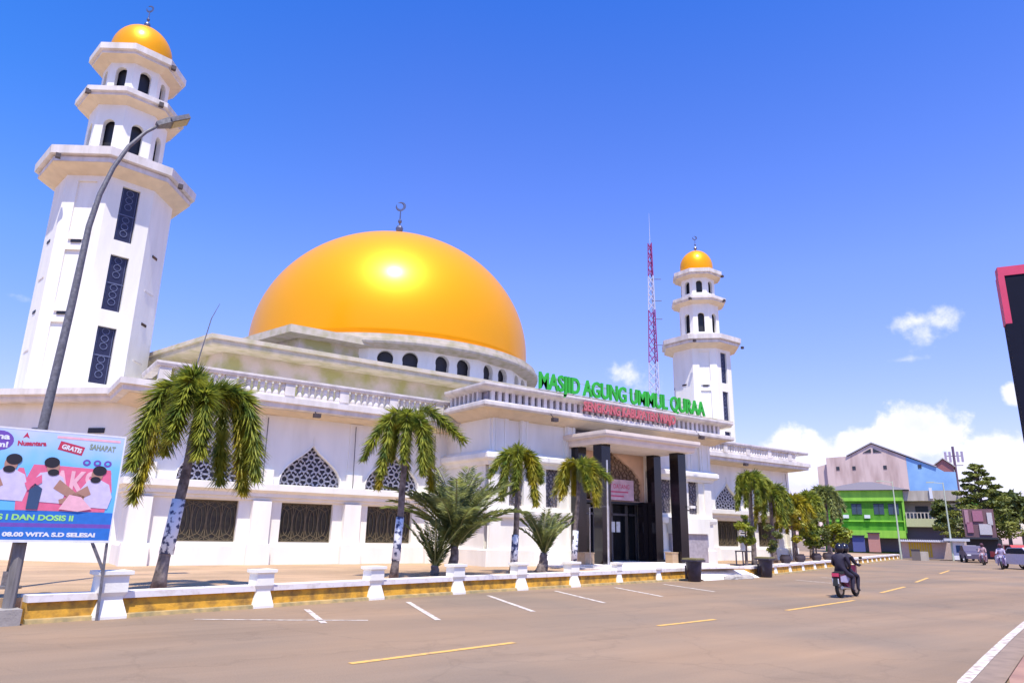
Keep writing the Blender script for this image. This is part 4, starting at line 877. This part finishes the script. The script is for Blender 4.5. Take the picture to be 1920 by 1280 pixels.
# frame posts
for px_ in (-1.7,):
    MB().box(px_-.12-.8, px_+.12-.8, .06, .3, -.1, 3.6).build('post', wood_p, bb, local=True)
MB().tube([(.03,.20,.0),(.03,.17,3.5)], .115, 10).build('post', wood_p, bb, local=True)
MB().bar((2.40-.8,.02,-.13),(2.36-.8,.03,1.5),.05).build('brace', pole_m, bb, local=True)
MB().bar((2.38-.8,.03,.85),(2.05-.8,.04,1.5),.06).build('brace', pole_m, bb, local=True)
MB().bar((XL-.8,.05,1.5),(XR-.8,.05,1.5),.05).build('rail', pole_m, bb, local=True)
MB().bar((XL-.8,.05,3.6),(XR-.8,.05,3.6),.05).build('rail', pole_m, bb, local=True)
cb = MB().prism([(-.9,16.0),(.98,16.38),(.90,16.9),(-.95,16.55)], 0, .28).build('concrete_block', concrete); tag(cb, 'rough concrete footing block at the foot of the billboard, bottom left', 'block')
# ================================================================== right side pylon sign
ps = thing('pylon_sign', 'tall black sign with a red border, cut off by the right edge of the picture', 'sign', (6.70,2.10,0), radians(-62)); ps.scale = (.345,.345,.50)
bk_ = plain('sign_black', (.006,.008,.022), .75, spec=.15); rd_ = plain('sign_red', (.62,.05,.12), .5)
# local x along the panel (to the right in view), facing -y
MB().box(0,1.9,0,.28,1.6,8.0).build('panel', bk_, ps, local=True)
MB().box(-.06,1.96,-.02,.30,8.0,8.16).build('border', rd_, ps, local=True); MB().box(-.075,.06,-.03,.31,7.15,8.0).build('border', rd_, ps, local=True)
MB().box(-.06,.2,-.05,.30,.0,7.148).build('post', bk_, ps, local=True); MB().box(1.7,1.96,-.05,.30,.0,7.9).build('post', bk_, ps, local=True)
text_mb('Y', .3, .02, .01).xf(lambda p: (.62+p.x, -.03+p.y, 7.15+p.z)).build('lettering', c_white, ps, local=True)
MB().box(.42,1.6,-.02,-.004,5.3,6.45).build('picture_panel', c_white, ps, local=True)
MB().box(.5,1.5,-.035,-.021,5.4,5.9).build('picture_mark', mat('sign_grey', (.15,.14,.2), .6, scale=4), ps, local=True)
# ================================================================== radio mast
ms = thing('radio_mast', 'tall thin red and white lattice radio mast behind the rooftop letters', 'mast', (66.4,60,0))
for i in range(16):
    z0 = 2+i*2.35; z1 = z0+2.35; w0 = 1.15-.055*i; w1 = 1.15-.055*(i+1)
    mm = MB(); c3 = [(cos(a), sin(a)) for a in (.5, .5+2*pi/3, .5+4*pi/3)]
    for k in range(3):
        a, b = c3[k], c3[(k+1)%3]
        mm.bar((66.4+a[0]*w0,60+a[1]*w0,z0),(66.4+a[0]*w1,60+a[1]*w1,z1),.085)
        for j in range(2):
            f0, f1 = j/2, (j+1)/2; wa = w0+(w1-w0)*f0; wb = w0+(w1-w0)*f1; za, zb = z0+2.35*f0, z0+2.35*f1
            mm.bar((66.4+a[0]*wa,60+a[1]*wa,za),(66.4+b[0]*wb,60+b[1]*wb,zb),.055); mm.bar((66.4+b[0]*wa,60+b[1]*wa,za),(66.4+b[0]*wa*.0+a[0]*wb,60+a[1]*wb,zb),.055)
    mm.build('mast_section', plain('mast_red', (.32,.03,.16)) if (2+i*2.35) > 33 or 23 < (2+i*2.35) < 29 else plain('mast_white', (.62,.60,.68)), ms)
MB().tube([(66.4,60,39.6),(66.4,60,44)], [.035,.012], 5).build('whip', plain('mast_white', (.6,.6,.7)), ms)
for z in (25.5,29,31.5,34.5): MB().bar((66.4,60,z),(67.4,59.2,z),.08).build('antenna_arm', pole_m, ms)
# ================================================================== far buildings (frame: u right, d away, z up)
def far(name, label, cat, azd, dist, u, d=0, group=None):
    a = radians(azd); n_ = Vector((sin(a), cos(a), 0)); uu = Vector((cos(a), -sin(a), 0)); p = n_*(dist+d)+uu*u
    return thing(name, label, cat, (p.x, p.y, 0), -a, group)
gw = mat('green_wall', (.10,.30,.015), .8, scale=1.2, col2=(.05,.19,.01), streak=True); gb = mat('green_band', (.30,.62,.06), .8, scale=1.5, col2=(.22,.50,.05), streak=True); fc = mat('far_cream', (.52,.46,.38), .8, scale=1.5, col2=(.38,.33,.27), streak=True); fd = plain('far_dark', (.03,.035,.05)); fw_ = plain('far_window', (.05,.08,.12), .3)
gbld = far('green_building', 'bright green two storey building with a cream balcony bay', 'building', 66, 125, 0)
q_ = lambda m, nm, mt, par=None: m.build(nm, mt, par or gbld, local=True)
q_(MB().box(-14,-2.5,0,10,0,7.7), 'wall', gw); q_(MB().box(-14.3,-2.5,-.4,10,7.7,9.3), 'fascia', gb); q_(MB().box(-14,-2.5,-.25,0,4.6,4.8), 'string_course', gb)
q_(MB().box(-13.6,-2.6,-2.2,-.0,2.2,3.3), 'awning', gb); q_(MB().box(-13.4,-2.7,-.3,-.05,.2,2.2), 'shop_opening', plain('far_shop', (.10,.09,.12)))
for u in (-12.6,-9.7,-6.6,-4.6):
    w = q_(MB().box(u,u+1.4,-.08,.1,5.7,7.2), 'window', fw_); q_(MB().box(u+.65,u+.75,-.12,-.08,5.7,7.2).box(u-.08,u+1.48,-.12,-.08,7.2,7.3), 'frame', fd, w)
rf = MB().add([(-14.8,-.8,9.35),(-1.5,-.8,9.35),(-1.5,10,9.35),(-14.8,10,9.35),(-8.6,4,10.9),(-6.6,4,10.9)], [(0,1,5,4),(1,2,5),(2,3,4,5),(3,0,4),(0,3,2,1)]); q_(rf, 'roof', plain('far_roof', (.20,.17,.18)))
q_(MB().box(-2.5,5,2.0,10,0,7.7), 'bay_wall', plain('far_bay', (.34,.29,.30))); q_(MB().box(-2.5,5,-.2,10,7.7,9.2), 'parapet', fc)
q_(MB().box(-2.4,5,-.6,2,3.9,5.1), 'balcony_slab', plain('far_lime_cream', (.50,.50,.26)))
bl_ = MB().box(-2.4,5,-.55,-.45,5.9,6.0)
for k in range(16): bl_.box(-2.35+k*.48,-2.2+k*.48,-.55,-.45,5.1,5.9)
q_(bl_, 'balcony_rail', fc)
for u in (-11.0,-8.0,3.6): q_(MB().box(u,u+.8,-.5,-.02,5.1,5.6) if u < 0 else MB().box(u,u+.8,1.5,1.98,6.9,7.4), 'air_conditioner', c_white)
for u in (-1.0,2.3): q_(MB().box(u,u+1.7,1.9,2.1,5.2,7.0), 'window', fd)
q_(MB().box(1.1,1.5,-.5,-.2,8.0,9.6), 'emblem', c_white); q_(MB().box(-2.7,-2.4,-.3,0,3,9.4), 'post', gb); q_(MB().box(4.7,5.0,-.6,-.2,0,9.0), 'post', fc)
q_(MB().box(5,7.6,1,10,0,7.6), 'side_wall', gw); q_(MB().box(-2.5,5,.5,2,0,3.9), 'ground_floor', plain('far_shop', (.1,.1,.1)))
pk = far('pink_building', 'large weathered pink gabled building behind the green one with a blue end wall', 'building', 66, 160, 0)
pm_ = mat('far_pink', (.66,.50,.45), .9, scale=.5, col2=(.48,.34,.30), lo=.35, hi=.5, streak=True); bm_ = mat('far_blue', (.27,.47,.72), .9, scale=.4, col2=(.20,.38,.66))
MB().slab_xz([(-16.3,0),(-1.8,0),(-1.8,17.8),(-7.6,20.6),(-12.1,18.3),(-16.3,18.1)], 0, 18).build('wall', pm_, pk, local=True)
MB().slab_xz([(-1.79,0),(6.2,0),(6.2,14.7),(4.4,14.8),(3.1,15.7),(-1.79,17.8)], 0, 16).build('blue_wall', bm_, pk, local=True)
MB().slab_xz([(-18.2,0),(-16.31,0),(-16.31,16.9),(-18.2,16.4)], 1, 10).build('stair_tower', pm_, pk, local=True)
rf = MB(); rf.slab_xz([(-12.4,18.3),(-7.6,20.75),(-1.5,17.9),(3.2,15.7),(3.2,15.9),(-7.6,21.0),(-12.4,18.5)], -.3, 18.2); rf.build('roof_edge', plain('far_roofedge', (.45,.42,.44)), pk, local=True)
for u, z in ((-14.2,15.9),(-11.2,15.9),(-5.6,15.9),(.4,15.9)): MB().box(u-.3,u+.3,-.08,.05,z-.35,z+.35).build('vent', fd, pk, local=True)
MB().slab_xz([(-9.3,18.9),(-7.8,18.9),(-7.8,19.7)], -.1, .05).build('gable_opening', fd, pk, local=True); MB().slab_xz([(-7.4,18.9),(-5.9,18.9),(-7.4,19.7)], -.1, .05).build('gable_opening', fd, pk, local=True)
rh = far('red_roofed_house', 'small dark red brick gable behind the blue wall', 'building', 66, 175, 5.0)
MB().slab_xz([(-1.6,0),(1.6,0),(1.6,17.0),(-.2,18.6),(-1.6,17.4)], 0, 6).build('wall', plain('far_brick', (.30,.10,.09)), rh, local=True)
MB().slab_xz([(-2.0,17.3),(-.2,18.7),(1.9,16.9),(1.9,17.1),(-.2,18.95),(-2.0,17.55)], -.4, 6.4).build('roof', fc, rh, local=True)
tp = far('cell_mast', 'dark cellular antenna mast standing above the blue wall', 'mast', 66, 178, 7.0)
m = MB(); m.tube([(0,0,0),(0,0,21.5)], .28, 6); m.bar((-1.5,0,19.5),(1.5,0,19.5),.15); m.bar((-1.5,0,17.5),(1.5,0,17.5),.15); m.build('pole', plain('far_mast', (.14,.08,.14)), tp, local=True)
for k, u in enumerate((-1.5,-.7,.7,1.5)): MB().box(u-.22,u+.22,-.3,.1,18.2,20.4).build('antenna_panel', plain('far_mast2', (.35,.28,.38)), tp, local=True)
sh_ = far('shop_house', 'narrow pink and maroon shop front beside the conifer', 'building', 69, 101, 0)
MB().box(-1.3,1.8,0,3,0,5.6).build('wall', plain('far_maroon', (.19,.10,.11)), sh_, local=True)
for u, z, w, h, mt in ((-1.1,3.9,.4,1.6,'a'),(-.3,4.2,1.0,1.2,'b'),(1.1,3.8,.5,1.4,'c'),(-1.0,2.9,.6,1.2,'b'),(.2,2.7,1.2,1.2,'c')):
    MB().box(u,u+w,-.12,.0,z,z+h).build('sign_panel', {'a': plain('far_pinksign', (.45,.25,.28)), 'b': plain('far_rose', (.40,.16,.22)), 'c': plain('far_white', (.6,.56,.55))}[mt], sh_, local=True)
MB().box(-1.5,1.9,-1.6,0,2.2,2.4).build('awning', fd, sh_, local=True); MB().box(-1.2,2.2,-.1,0,.1,2.2).build('opening', fd, sh_, local=True)
s2 = far('shop_row', 'low shops with pale sloping awnings under the trees at the far right', 'building', 70, 112, 5.8)
MB().box(-3,9,0,8,0,4.2).build('wall', plain('far_brown', (.20,.13,.11)), s2, local=True)
MB().add([(-3.2,-2.6,3.2),(2.0,-2.6,3.2),(2.0,0,4.6),(-3.2,0,4.6)], [(0,1,2,3)]).add([(-3.2,-2.6,3.1),(2,-2.6,3.1),(2,-2.6,3.3),(-3.2,-2.6,3.3)], [(0,1,2,3)]).build('awning', plain('far_awn', (.50,.44,.38)), s2, local=True)
MB().add([(2.2,-2.2,2.7),(9,-2.2,2.7),(9,0,3.9),(2.2,0,3.9)], [(0,1,2,3)]).build('awning', plain('far_awn2', (.42,.37,.34)), s2, local=True)
for u in (-2.4,.2,3.0,5.6): MB().box(u,u+1.8,-.1,0,.2,2.6).build('opening', fd, s2, local=True)
for u, mt in ((-1.2,(.62,.6,.62)),(1.9,(.30,.12,.12))): MB().box(u,u+1.1,-1.2,-1.1,1.4,3.2).build('sign_panel', plain('far_sgn%d' % int(mt[0]*100), mt), s2, local=True)
# yellow shutter stall and fence at the far end of the wall
st = far('roadside_stall', 'low stall with yellow shutters and a white corrugated canopy', 'stall', 65, 88, 0)
MB().box(-.9,5.0,0,2,.1,1.75).build('wall', plain('stall_pink', (.55,.42,.38)), st, local=True)
for k in range(9): MB().box(-.2+k*.24,-.02+k*.24,-.05,0,.25,1.7).build('shutter_slat', plain('stall_yellow', (.60,.42,.04)), st, local=True)
cn = MB()
for k in range(22): cn.box(-1.1+k*.2,-.98+k*.2,-.9,.6,1.78,1.98)
cn.box(-1.1,3.3,-.85,.6,1.76,1.90); cn.build('canopy', plain('stall_white', (.7,.68,.72)), st, local=True)
ks = far('white_kiosk', 'small white kiosk with a flat top beside the far street lamp', 'kiosk', 65, 86, 4.2)
MB().box(-.5,.5,0,1,.1,1.9).build('body', c_white, ks, local=True); MB().box(-1.2,1.0,-.5,1.2,1.9,2.15).build('roof', plain('kiosk_top', (.55,.56,.62)), ks, local=True); MB().box(-.25,.2,-.03,0,.8,1.5).build('panel', c_navy, ks, local=True)
for (azd, dist, u, h, l) in ((65,86,-1.0,7.9,'thin pale street lamp pole before the green wall'),(65,86,3.6,7.7,'thin pale street lamp pole before the cream balcony bay')):
    lp = far('far_street_lamp', l, 'street lamp', azd, dist, u, 0, 'far street lamps')
    MB().tube([(0,0,0),(0,0,h)], [.09,.05], 8).build('pole', plain('pale_pole', (.50,.55,.42)), lp, local=True); MB().bar((0,0,h-.1),(-.9,-.3,h),.06).build('arm', plain('pale_pole', (.5,.55,.42)), lp, local=True); MB().box(-1.5,-.8,-.4,-.15,h-.04,h+.06).build('head', plain('pale_pole', (.5,.55,.42)), lp, local=True)
fb = far('concrete_bin', 'small square dark bin with pale sides near the far end of the wall', 'bin', 64.8, 82, .7)
MB().box(-.45,.3,0,.7,0,1.0).build('body', plain('far_bin', (.16,.13,.12)), fb, local=True); MB().box(.31,1.0,.0,.7,0,.85).build('side_block', fc, fb, local=True); MB().box(-.5,.35,-.05,.75,1.0,1.06).build('rim', fd, fb, local=True)
# small red and blue things in front of the green building
for u, w, h, z, c0, l in ((-9.5,1.6,2.2,.2,(.08,.10,.28),'dark blue tarpaulin stall front below the green awning'),(-7.4,1.5,2.6,.2,(.50,.24,.20),'orange red shop front panel below the green awning')):
    s_ = far('small_shop', l, 'shop front', 66, 118, u); MB().box(0,w,0,.4,z,z+h).build('panel', plain('sp%d' % int(c0[0]*100), c0), s_, local=True); MB().box(-.1,w+.1,-.3,.5,z+h,z+h+.12).build('top', fd, s_, local=True)
# trees at the far right
def ft(label, azd, dist, u, h, r, n, m_, seed, th, shape='round', cl=26, size=.45):
    a = radians(azd); p = Vector((sin(a), cos(a), 0))*dist+Vector((cos(a), -sin(a), 0))*u
    bush('tree', label, 'tree', (p.x, p.y, 0), h, r, n, m_, seed, th, size, 'trees at the far right', cl, shape, .28)
ft('tiered conical tree right of the blue wall', 69, 109, .8, 11.6, 4.0, 9000, leaf_c, 51, 2.6, 'cone', 46, .24)
ft('broad dark tree behind the maroon shop front', 69, 122, 3.6, 8.8, 3.4, 3000, leaf_t, 52, 3.5)
ft('dark green spreading tree over the low shops', 70, 104, 5.4, 7.9, 3.0, 3600, leaf_t, 53, 2.8)
ft('olive green tree over the parked red vehicle', 71.5, 92, 4.2, 7.4, 2.9, 3600, leaf_t, 54, 2.4)
ft('tall dark tree at the right edge beneath the clouds', 72.5, 80, 4.2, 7.5, 3.0, 3600, leaf_t, 55, 2.2)
ft('short bushy tree beside the green side wall', 67.5, 116, -.8, 7.6, 1.6, 1500, leaf_t, 56, 3.0)
# ================================================================== vehicles and riders
def vehicle(label, loc, rz, body, kind, group):
    t = thing('parked_car', label, 'car', loc, rz, group)
    # local: x forward length 4.2, y width
    pr = [(-2.1,.35),(-2.1,.85),(-1.9,1.0),(-1.2,1.05),(-.8,1.5),(.5,1.52),(1.05,1.05),(1.9,.92),(2.1,.75),(2.1,.35)] if kind == 'car' else [(-2.2,.45),(-2.2,1.0),(-.2,1.02),(-.15,1.65),(.75,1.65),(1.2,1.1),(2.1,.98),(2.2,.8),(2.2,.45)]
    MB().slab_xz(pr, -.82, .82).build('body', body, t, local=True)
    MB().slab_xz([(-1.1,1.08),(-.76,1.45),(.46,1.46),(.92,1.08)] if kind == 'car' else [(0,1.08),(.05,1.58),(.7,1.58),(1.0,1.1)], -.84, .84).build('side_window', glassd, t, local=True)
    MB().box(1.0 if kind == 'car' else 1.1,1.02 if kind == 'car' else 1.12,-.6,.6,1.02,1.1).build('windscreen', glassd, t, local=True) if 0 else None
    for x in (-1.35, 1.35):
        for y in (-.78, .78):
            w = MB().lathe([(.30,-.1),(.33,-.08),(.33,.08),(.30,.1)], n=18); w.xf(lambda p: (x+p.x, y+p.z, .33+p.y)).build('wheel', rubber, t, local=True)
            MB().lathe([(.18,-.11),(.18,.11)], n=10).xf(lambda p: (x+p.x, y+p.z, .33+p.y)).build('rim', chrome, t.children[-1], local=True)
    for y in (-.6, .6):
        MB().box(2.1,2.13,y-.15,y+.15,.62,.76).build('headlight', c_white, t, local=True); MB().box(-2.14,-2.1,y-.12,y+.12,.7,.9).build('tail_light', rd_, t, local=True)
    return t
def skin_body(name, joints, edges, par=None, m=None, sub=2):
    me = bpy.data.meshes.new(name); me.from_pydata([j[0] for j in joints], edges, []); o = bpy.data.objects.new('tmp', me); COL.objects.link(o)
    o.modifiers.new('s', 'SKIN'); sv_ = me.skin_vertices[0].data
    for i, j in enumerate(joints): r_ = j[1]; sv_[i].radius = (r_, r_) if not isinstance(r_, tuple) else r_
    sv_[0].use_root = True; o.modifiers.new('b', 'SUBSURF').levels = sub
    dg = bpy.context.evaluated_depsgraph_get(); me2 = bpy.data.meshes.new_from_object(o.evaluated_get(dg)); bpy.data.objects.remove(o)
    me2.materials.clear(); me2.materials.append(m); me2.shade_smooth(); o2 = bpy.data.objects.new(name, me2); COL.objects.link(o2)
    if par is not None: o2.parent = par
    return o2
def rider(label, loc, rz, cloth, helmet_m, driver=True, group=None, trouser=None):
    """seated figure facing +x local, hip at z .80"""
    t = thing('person', label, 'person', loc, rz, group)
    J = [((0,0,.82),.16),((.0,0,1.0),.15),((.04,0,1.22),.17),((.06,0,1.36),.13),((.07,0,1.44),.06),((.09,0,1.52),.08)]; E_ = [(0,1),(1,2),(2,3),(3,4),(4,5)]
    def ch(start, pts):
        p = start
        for q in pts: J.append(q); E_.append((p, len(J)-1)); p = len(J)-1
        return p
    for s in (-1, 1):
        ch(3, [((.06,.19*s,1.34),.075),((.20,.25*s,1.12),.055),((.46,.28*s,1.05),.042),((.55,.27*s,1.06),.035)] if driver else [((.06,.19*s,1.34),.075),((.12,.27*s,1.10),.055),((.30,.20*s,.98),.042),((.36,.16*s,.98),.035)])
        ch(0, [((.12,.14*s,.80),.10),((.42,.22*s,.72),.075),((.36,.22*s,.40),.055),((.34,.22*s,.30),.04),((.46,.23*s,.27),.04)])
    b = skin_body('body', J, E_, t, cloth)
    MB().lathe([(.02,1.44),(.10,1.46),(.135,1.54),(.135,1.62),(.10,1.71),(.04,1.745),(.01,1.75)], .09, 0, n=16).build('helmet', helmet_m, t, smooth=True, local=True)
    MB().box(.19,.222,-.09,.09,1.55,1.63).build('visor', glassd, t, local=True)
    sk = plain('skin', (.36,.20,.13))
    for s in (-1, 1):
        hx_, hy_, hz_ = ((.60,.26*s,1.06) if driver else (.40,.15*s,.98)); h = MB()
        h.box(hx_-.05,hx_+.03,hy_-.035,hy_+.035,hz_-.02,hz_+.02)
        for f in range(4): h.bar((hx_+.02,hy_-.028+.018*f,hz_+.01),(hx_+.06+.004*(f%3),hy_-.028+.018*f,hz_-.02),.014)
        h.bar((hx_-.02,hy_-.035*s,hz_),(hx_+.03,hy_-.055*s,hz_-.02),.016); h.build('hand', sk, t, local=True)
    return t
def scooter(label, loc, rz, bodyc, group=None):
    t = thing('motorcycle', label, 'motorcycle', loc, rz, group)
    for x in (-.62, .66):
        w = MB().lathe([(.20,-.045),(.27,-.05),(.29,0),(.27,.05),(.20,.045)], n=22, caps=False).xf(lambda p: (x+p.x, p.z, .29+p.y)).build('wheel', rubber, t, local=True, smooth=True)
        MB().lathe([(.19,-.035),(.19,.035)], n=16).xf(lambda p: (x+p.x, p.z, .29+p.y)).build('rim', chrome, w, local=True)
    MB().slab_xz([(-.80,.52),(-.86,.74),(-.55,.80),(.10,.72),(.22,.40),(.55,.42),(.62,.95),(.52,1.0),(.36,.55),(.20,.30),(-.20,.30),(-.45,.44)], -.13, .13).build('body', bodyc, t, local=True)
    MB().slab_xz([(-.80,.78),(-.30,.84),(.12,.78),(.14,.72),(-.30,.76),(-.80,.72)], -.14, .14).build('seat', rubber, t, local=True)
    MB().box(-.92,-.86,-.10,.10,.66,.76).build('tail_light', rd_, t, local=True)
    MB().box(-.90,-.885,-.10,.10,.44,.60).build('number_plate', c_white, t, local=True)
    MB().slab_xz([(-.98,.38),(-.90,.62),(-.84,.62),(-.92,.36)], -.07, .07).build('mudguard', rubber, t, local=True)
    hb = MB(); hb.tube([(.42,-.34,1.02),(.52,-.1,1.06),(.52,.1,1.06),(.42,.34,1.02)], .018, 6); hb.build('handlebar', rubber, t, local=True)
    for s in (-1, 1):
        m = MB(); m.bar((.48,.26*s,1.04),(.46,.34*s,1.22),.012); m.box(.44,.46,.34*s-.05,.34*s+.05,1.20,1.27); m.build('mirror', rubber, t, local=True)
    MB().tube([(-.85,-.17,.33),(-.2,-.17,.28)], [.05,.035], 10).build('exhaust', chrome, t, local=True)
    MB().box(.62,.68,-.08,.08,.82,.94).build('headlight', c_white, t, local=True)
    if 'maroon' in label:
        for s in (-1, 1): MB().slab_xz([(-.82,.50),(-.80,.66),(-.30,.70),(-.05,.60),(-.30,.46)], .131 if s > 0 else -.15, .15 if s > 0 else -.131).build('side_panel', plain('panel_lilac', (.42,.38,.55), .3), t, local=True)
    MB().bar((.62,0,.95),(.66,0,.30),.06).build('fork', chrome, t, local=True)
    return t
hd_ = radians(27)
black_c = plain('dark_jacket', (.018,.014,.032)); maroon = plain('maroon_fairing', (.14,.02,.06), .35); hblack = plain('black_helmet', (.012,.010,.016), .25)
fx, fy = cos(hd_), sin(hd_)
hd_=radians(8); fx, fy = cos(hd_), sin(hd_)
mb_=scooter('maroon and black motorcycle carrying two riders away down the road', (23.5,13.15,0), hd_, maroon)
rider('front rider in dark jacket and black helmet on the maroon motorcycle', (23.5-.02*fx,13.15-.02*fy,-.06), hd_, black_c, hblack, True)
p2_ = rider('pillion passenger in a dark hooded jacket seen from behind on the maroon motorcycle', (23.5-.46*fx,13.15-.46*fy,-.06), hd_, plain('dark_coat', (.022,.016,.036)), hblack, False)
# oncoming pair of motorcycles
a_ = radians(27)+pi
for i, (x, y, bc, cl, l1, l2) in enumerate(((68.6,26.2,plain('rose_fairing',(.42,.22,.25)),plain('rose_shirt',(.45,.28,.30)),'oncoming pinkish motorcycle farther away, left of the pair','rider in pale pink shirt on the pinkish oncoming motorcycle'),(59.6,21.6,plain('violet_fairing',(.22,.15,.30)),plain('lilac_shirt',(.45,.38,.52)),'nearer oncoming violet motorcycle beside the white car','rider in lilac shirt on the violet oncoming motorcycle'))):
    scooter(l1, (x, y, 0), a_-.2, bc, 'oncoming motorcycles'); rider(l2, (x, y, .02), a_-.2, cl, plain('dk_helmet%d' % i, (.10,.03,.05)), True, 'oncoming riders')
vehicle('dark parked pickup with a pale bonnet behind the pinkish motorcycle', (76,29.9,0), a_+.05, plain('car_dark', (.10,.08,.13), .35), 'car', 'parked cars')
vehicle('silver car parked beyond the dark one at the far road end', (83,33.2,0), a_+.1, plain('car_silver', (.42,.38,.46), .35), 'car', 'parked cars')
vehicle('white car at the right picture edge beside the violet motorcycle', (61.5,20.6,0), a_+.6, plain('car_white', (.66,.62,.68), .35), 'car', 'parked cars')
vehicle('red parked car under the trees at the right edge', (82,28.6,0), a_+.5, plain('car_red', (.55,.08,.07), .35), 'pick', 'parked cars')
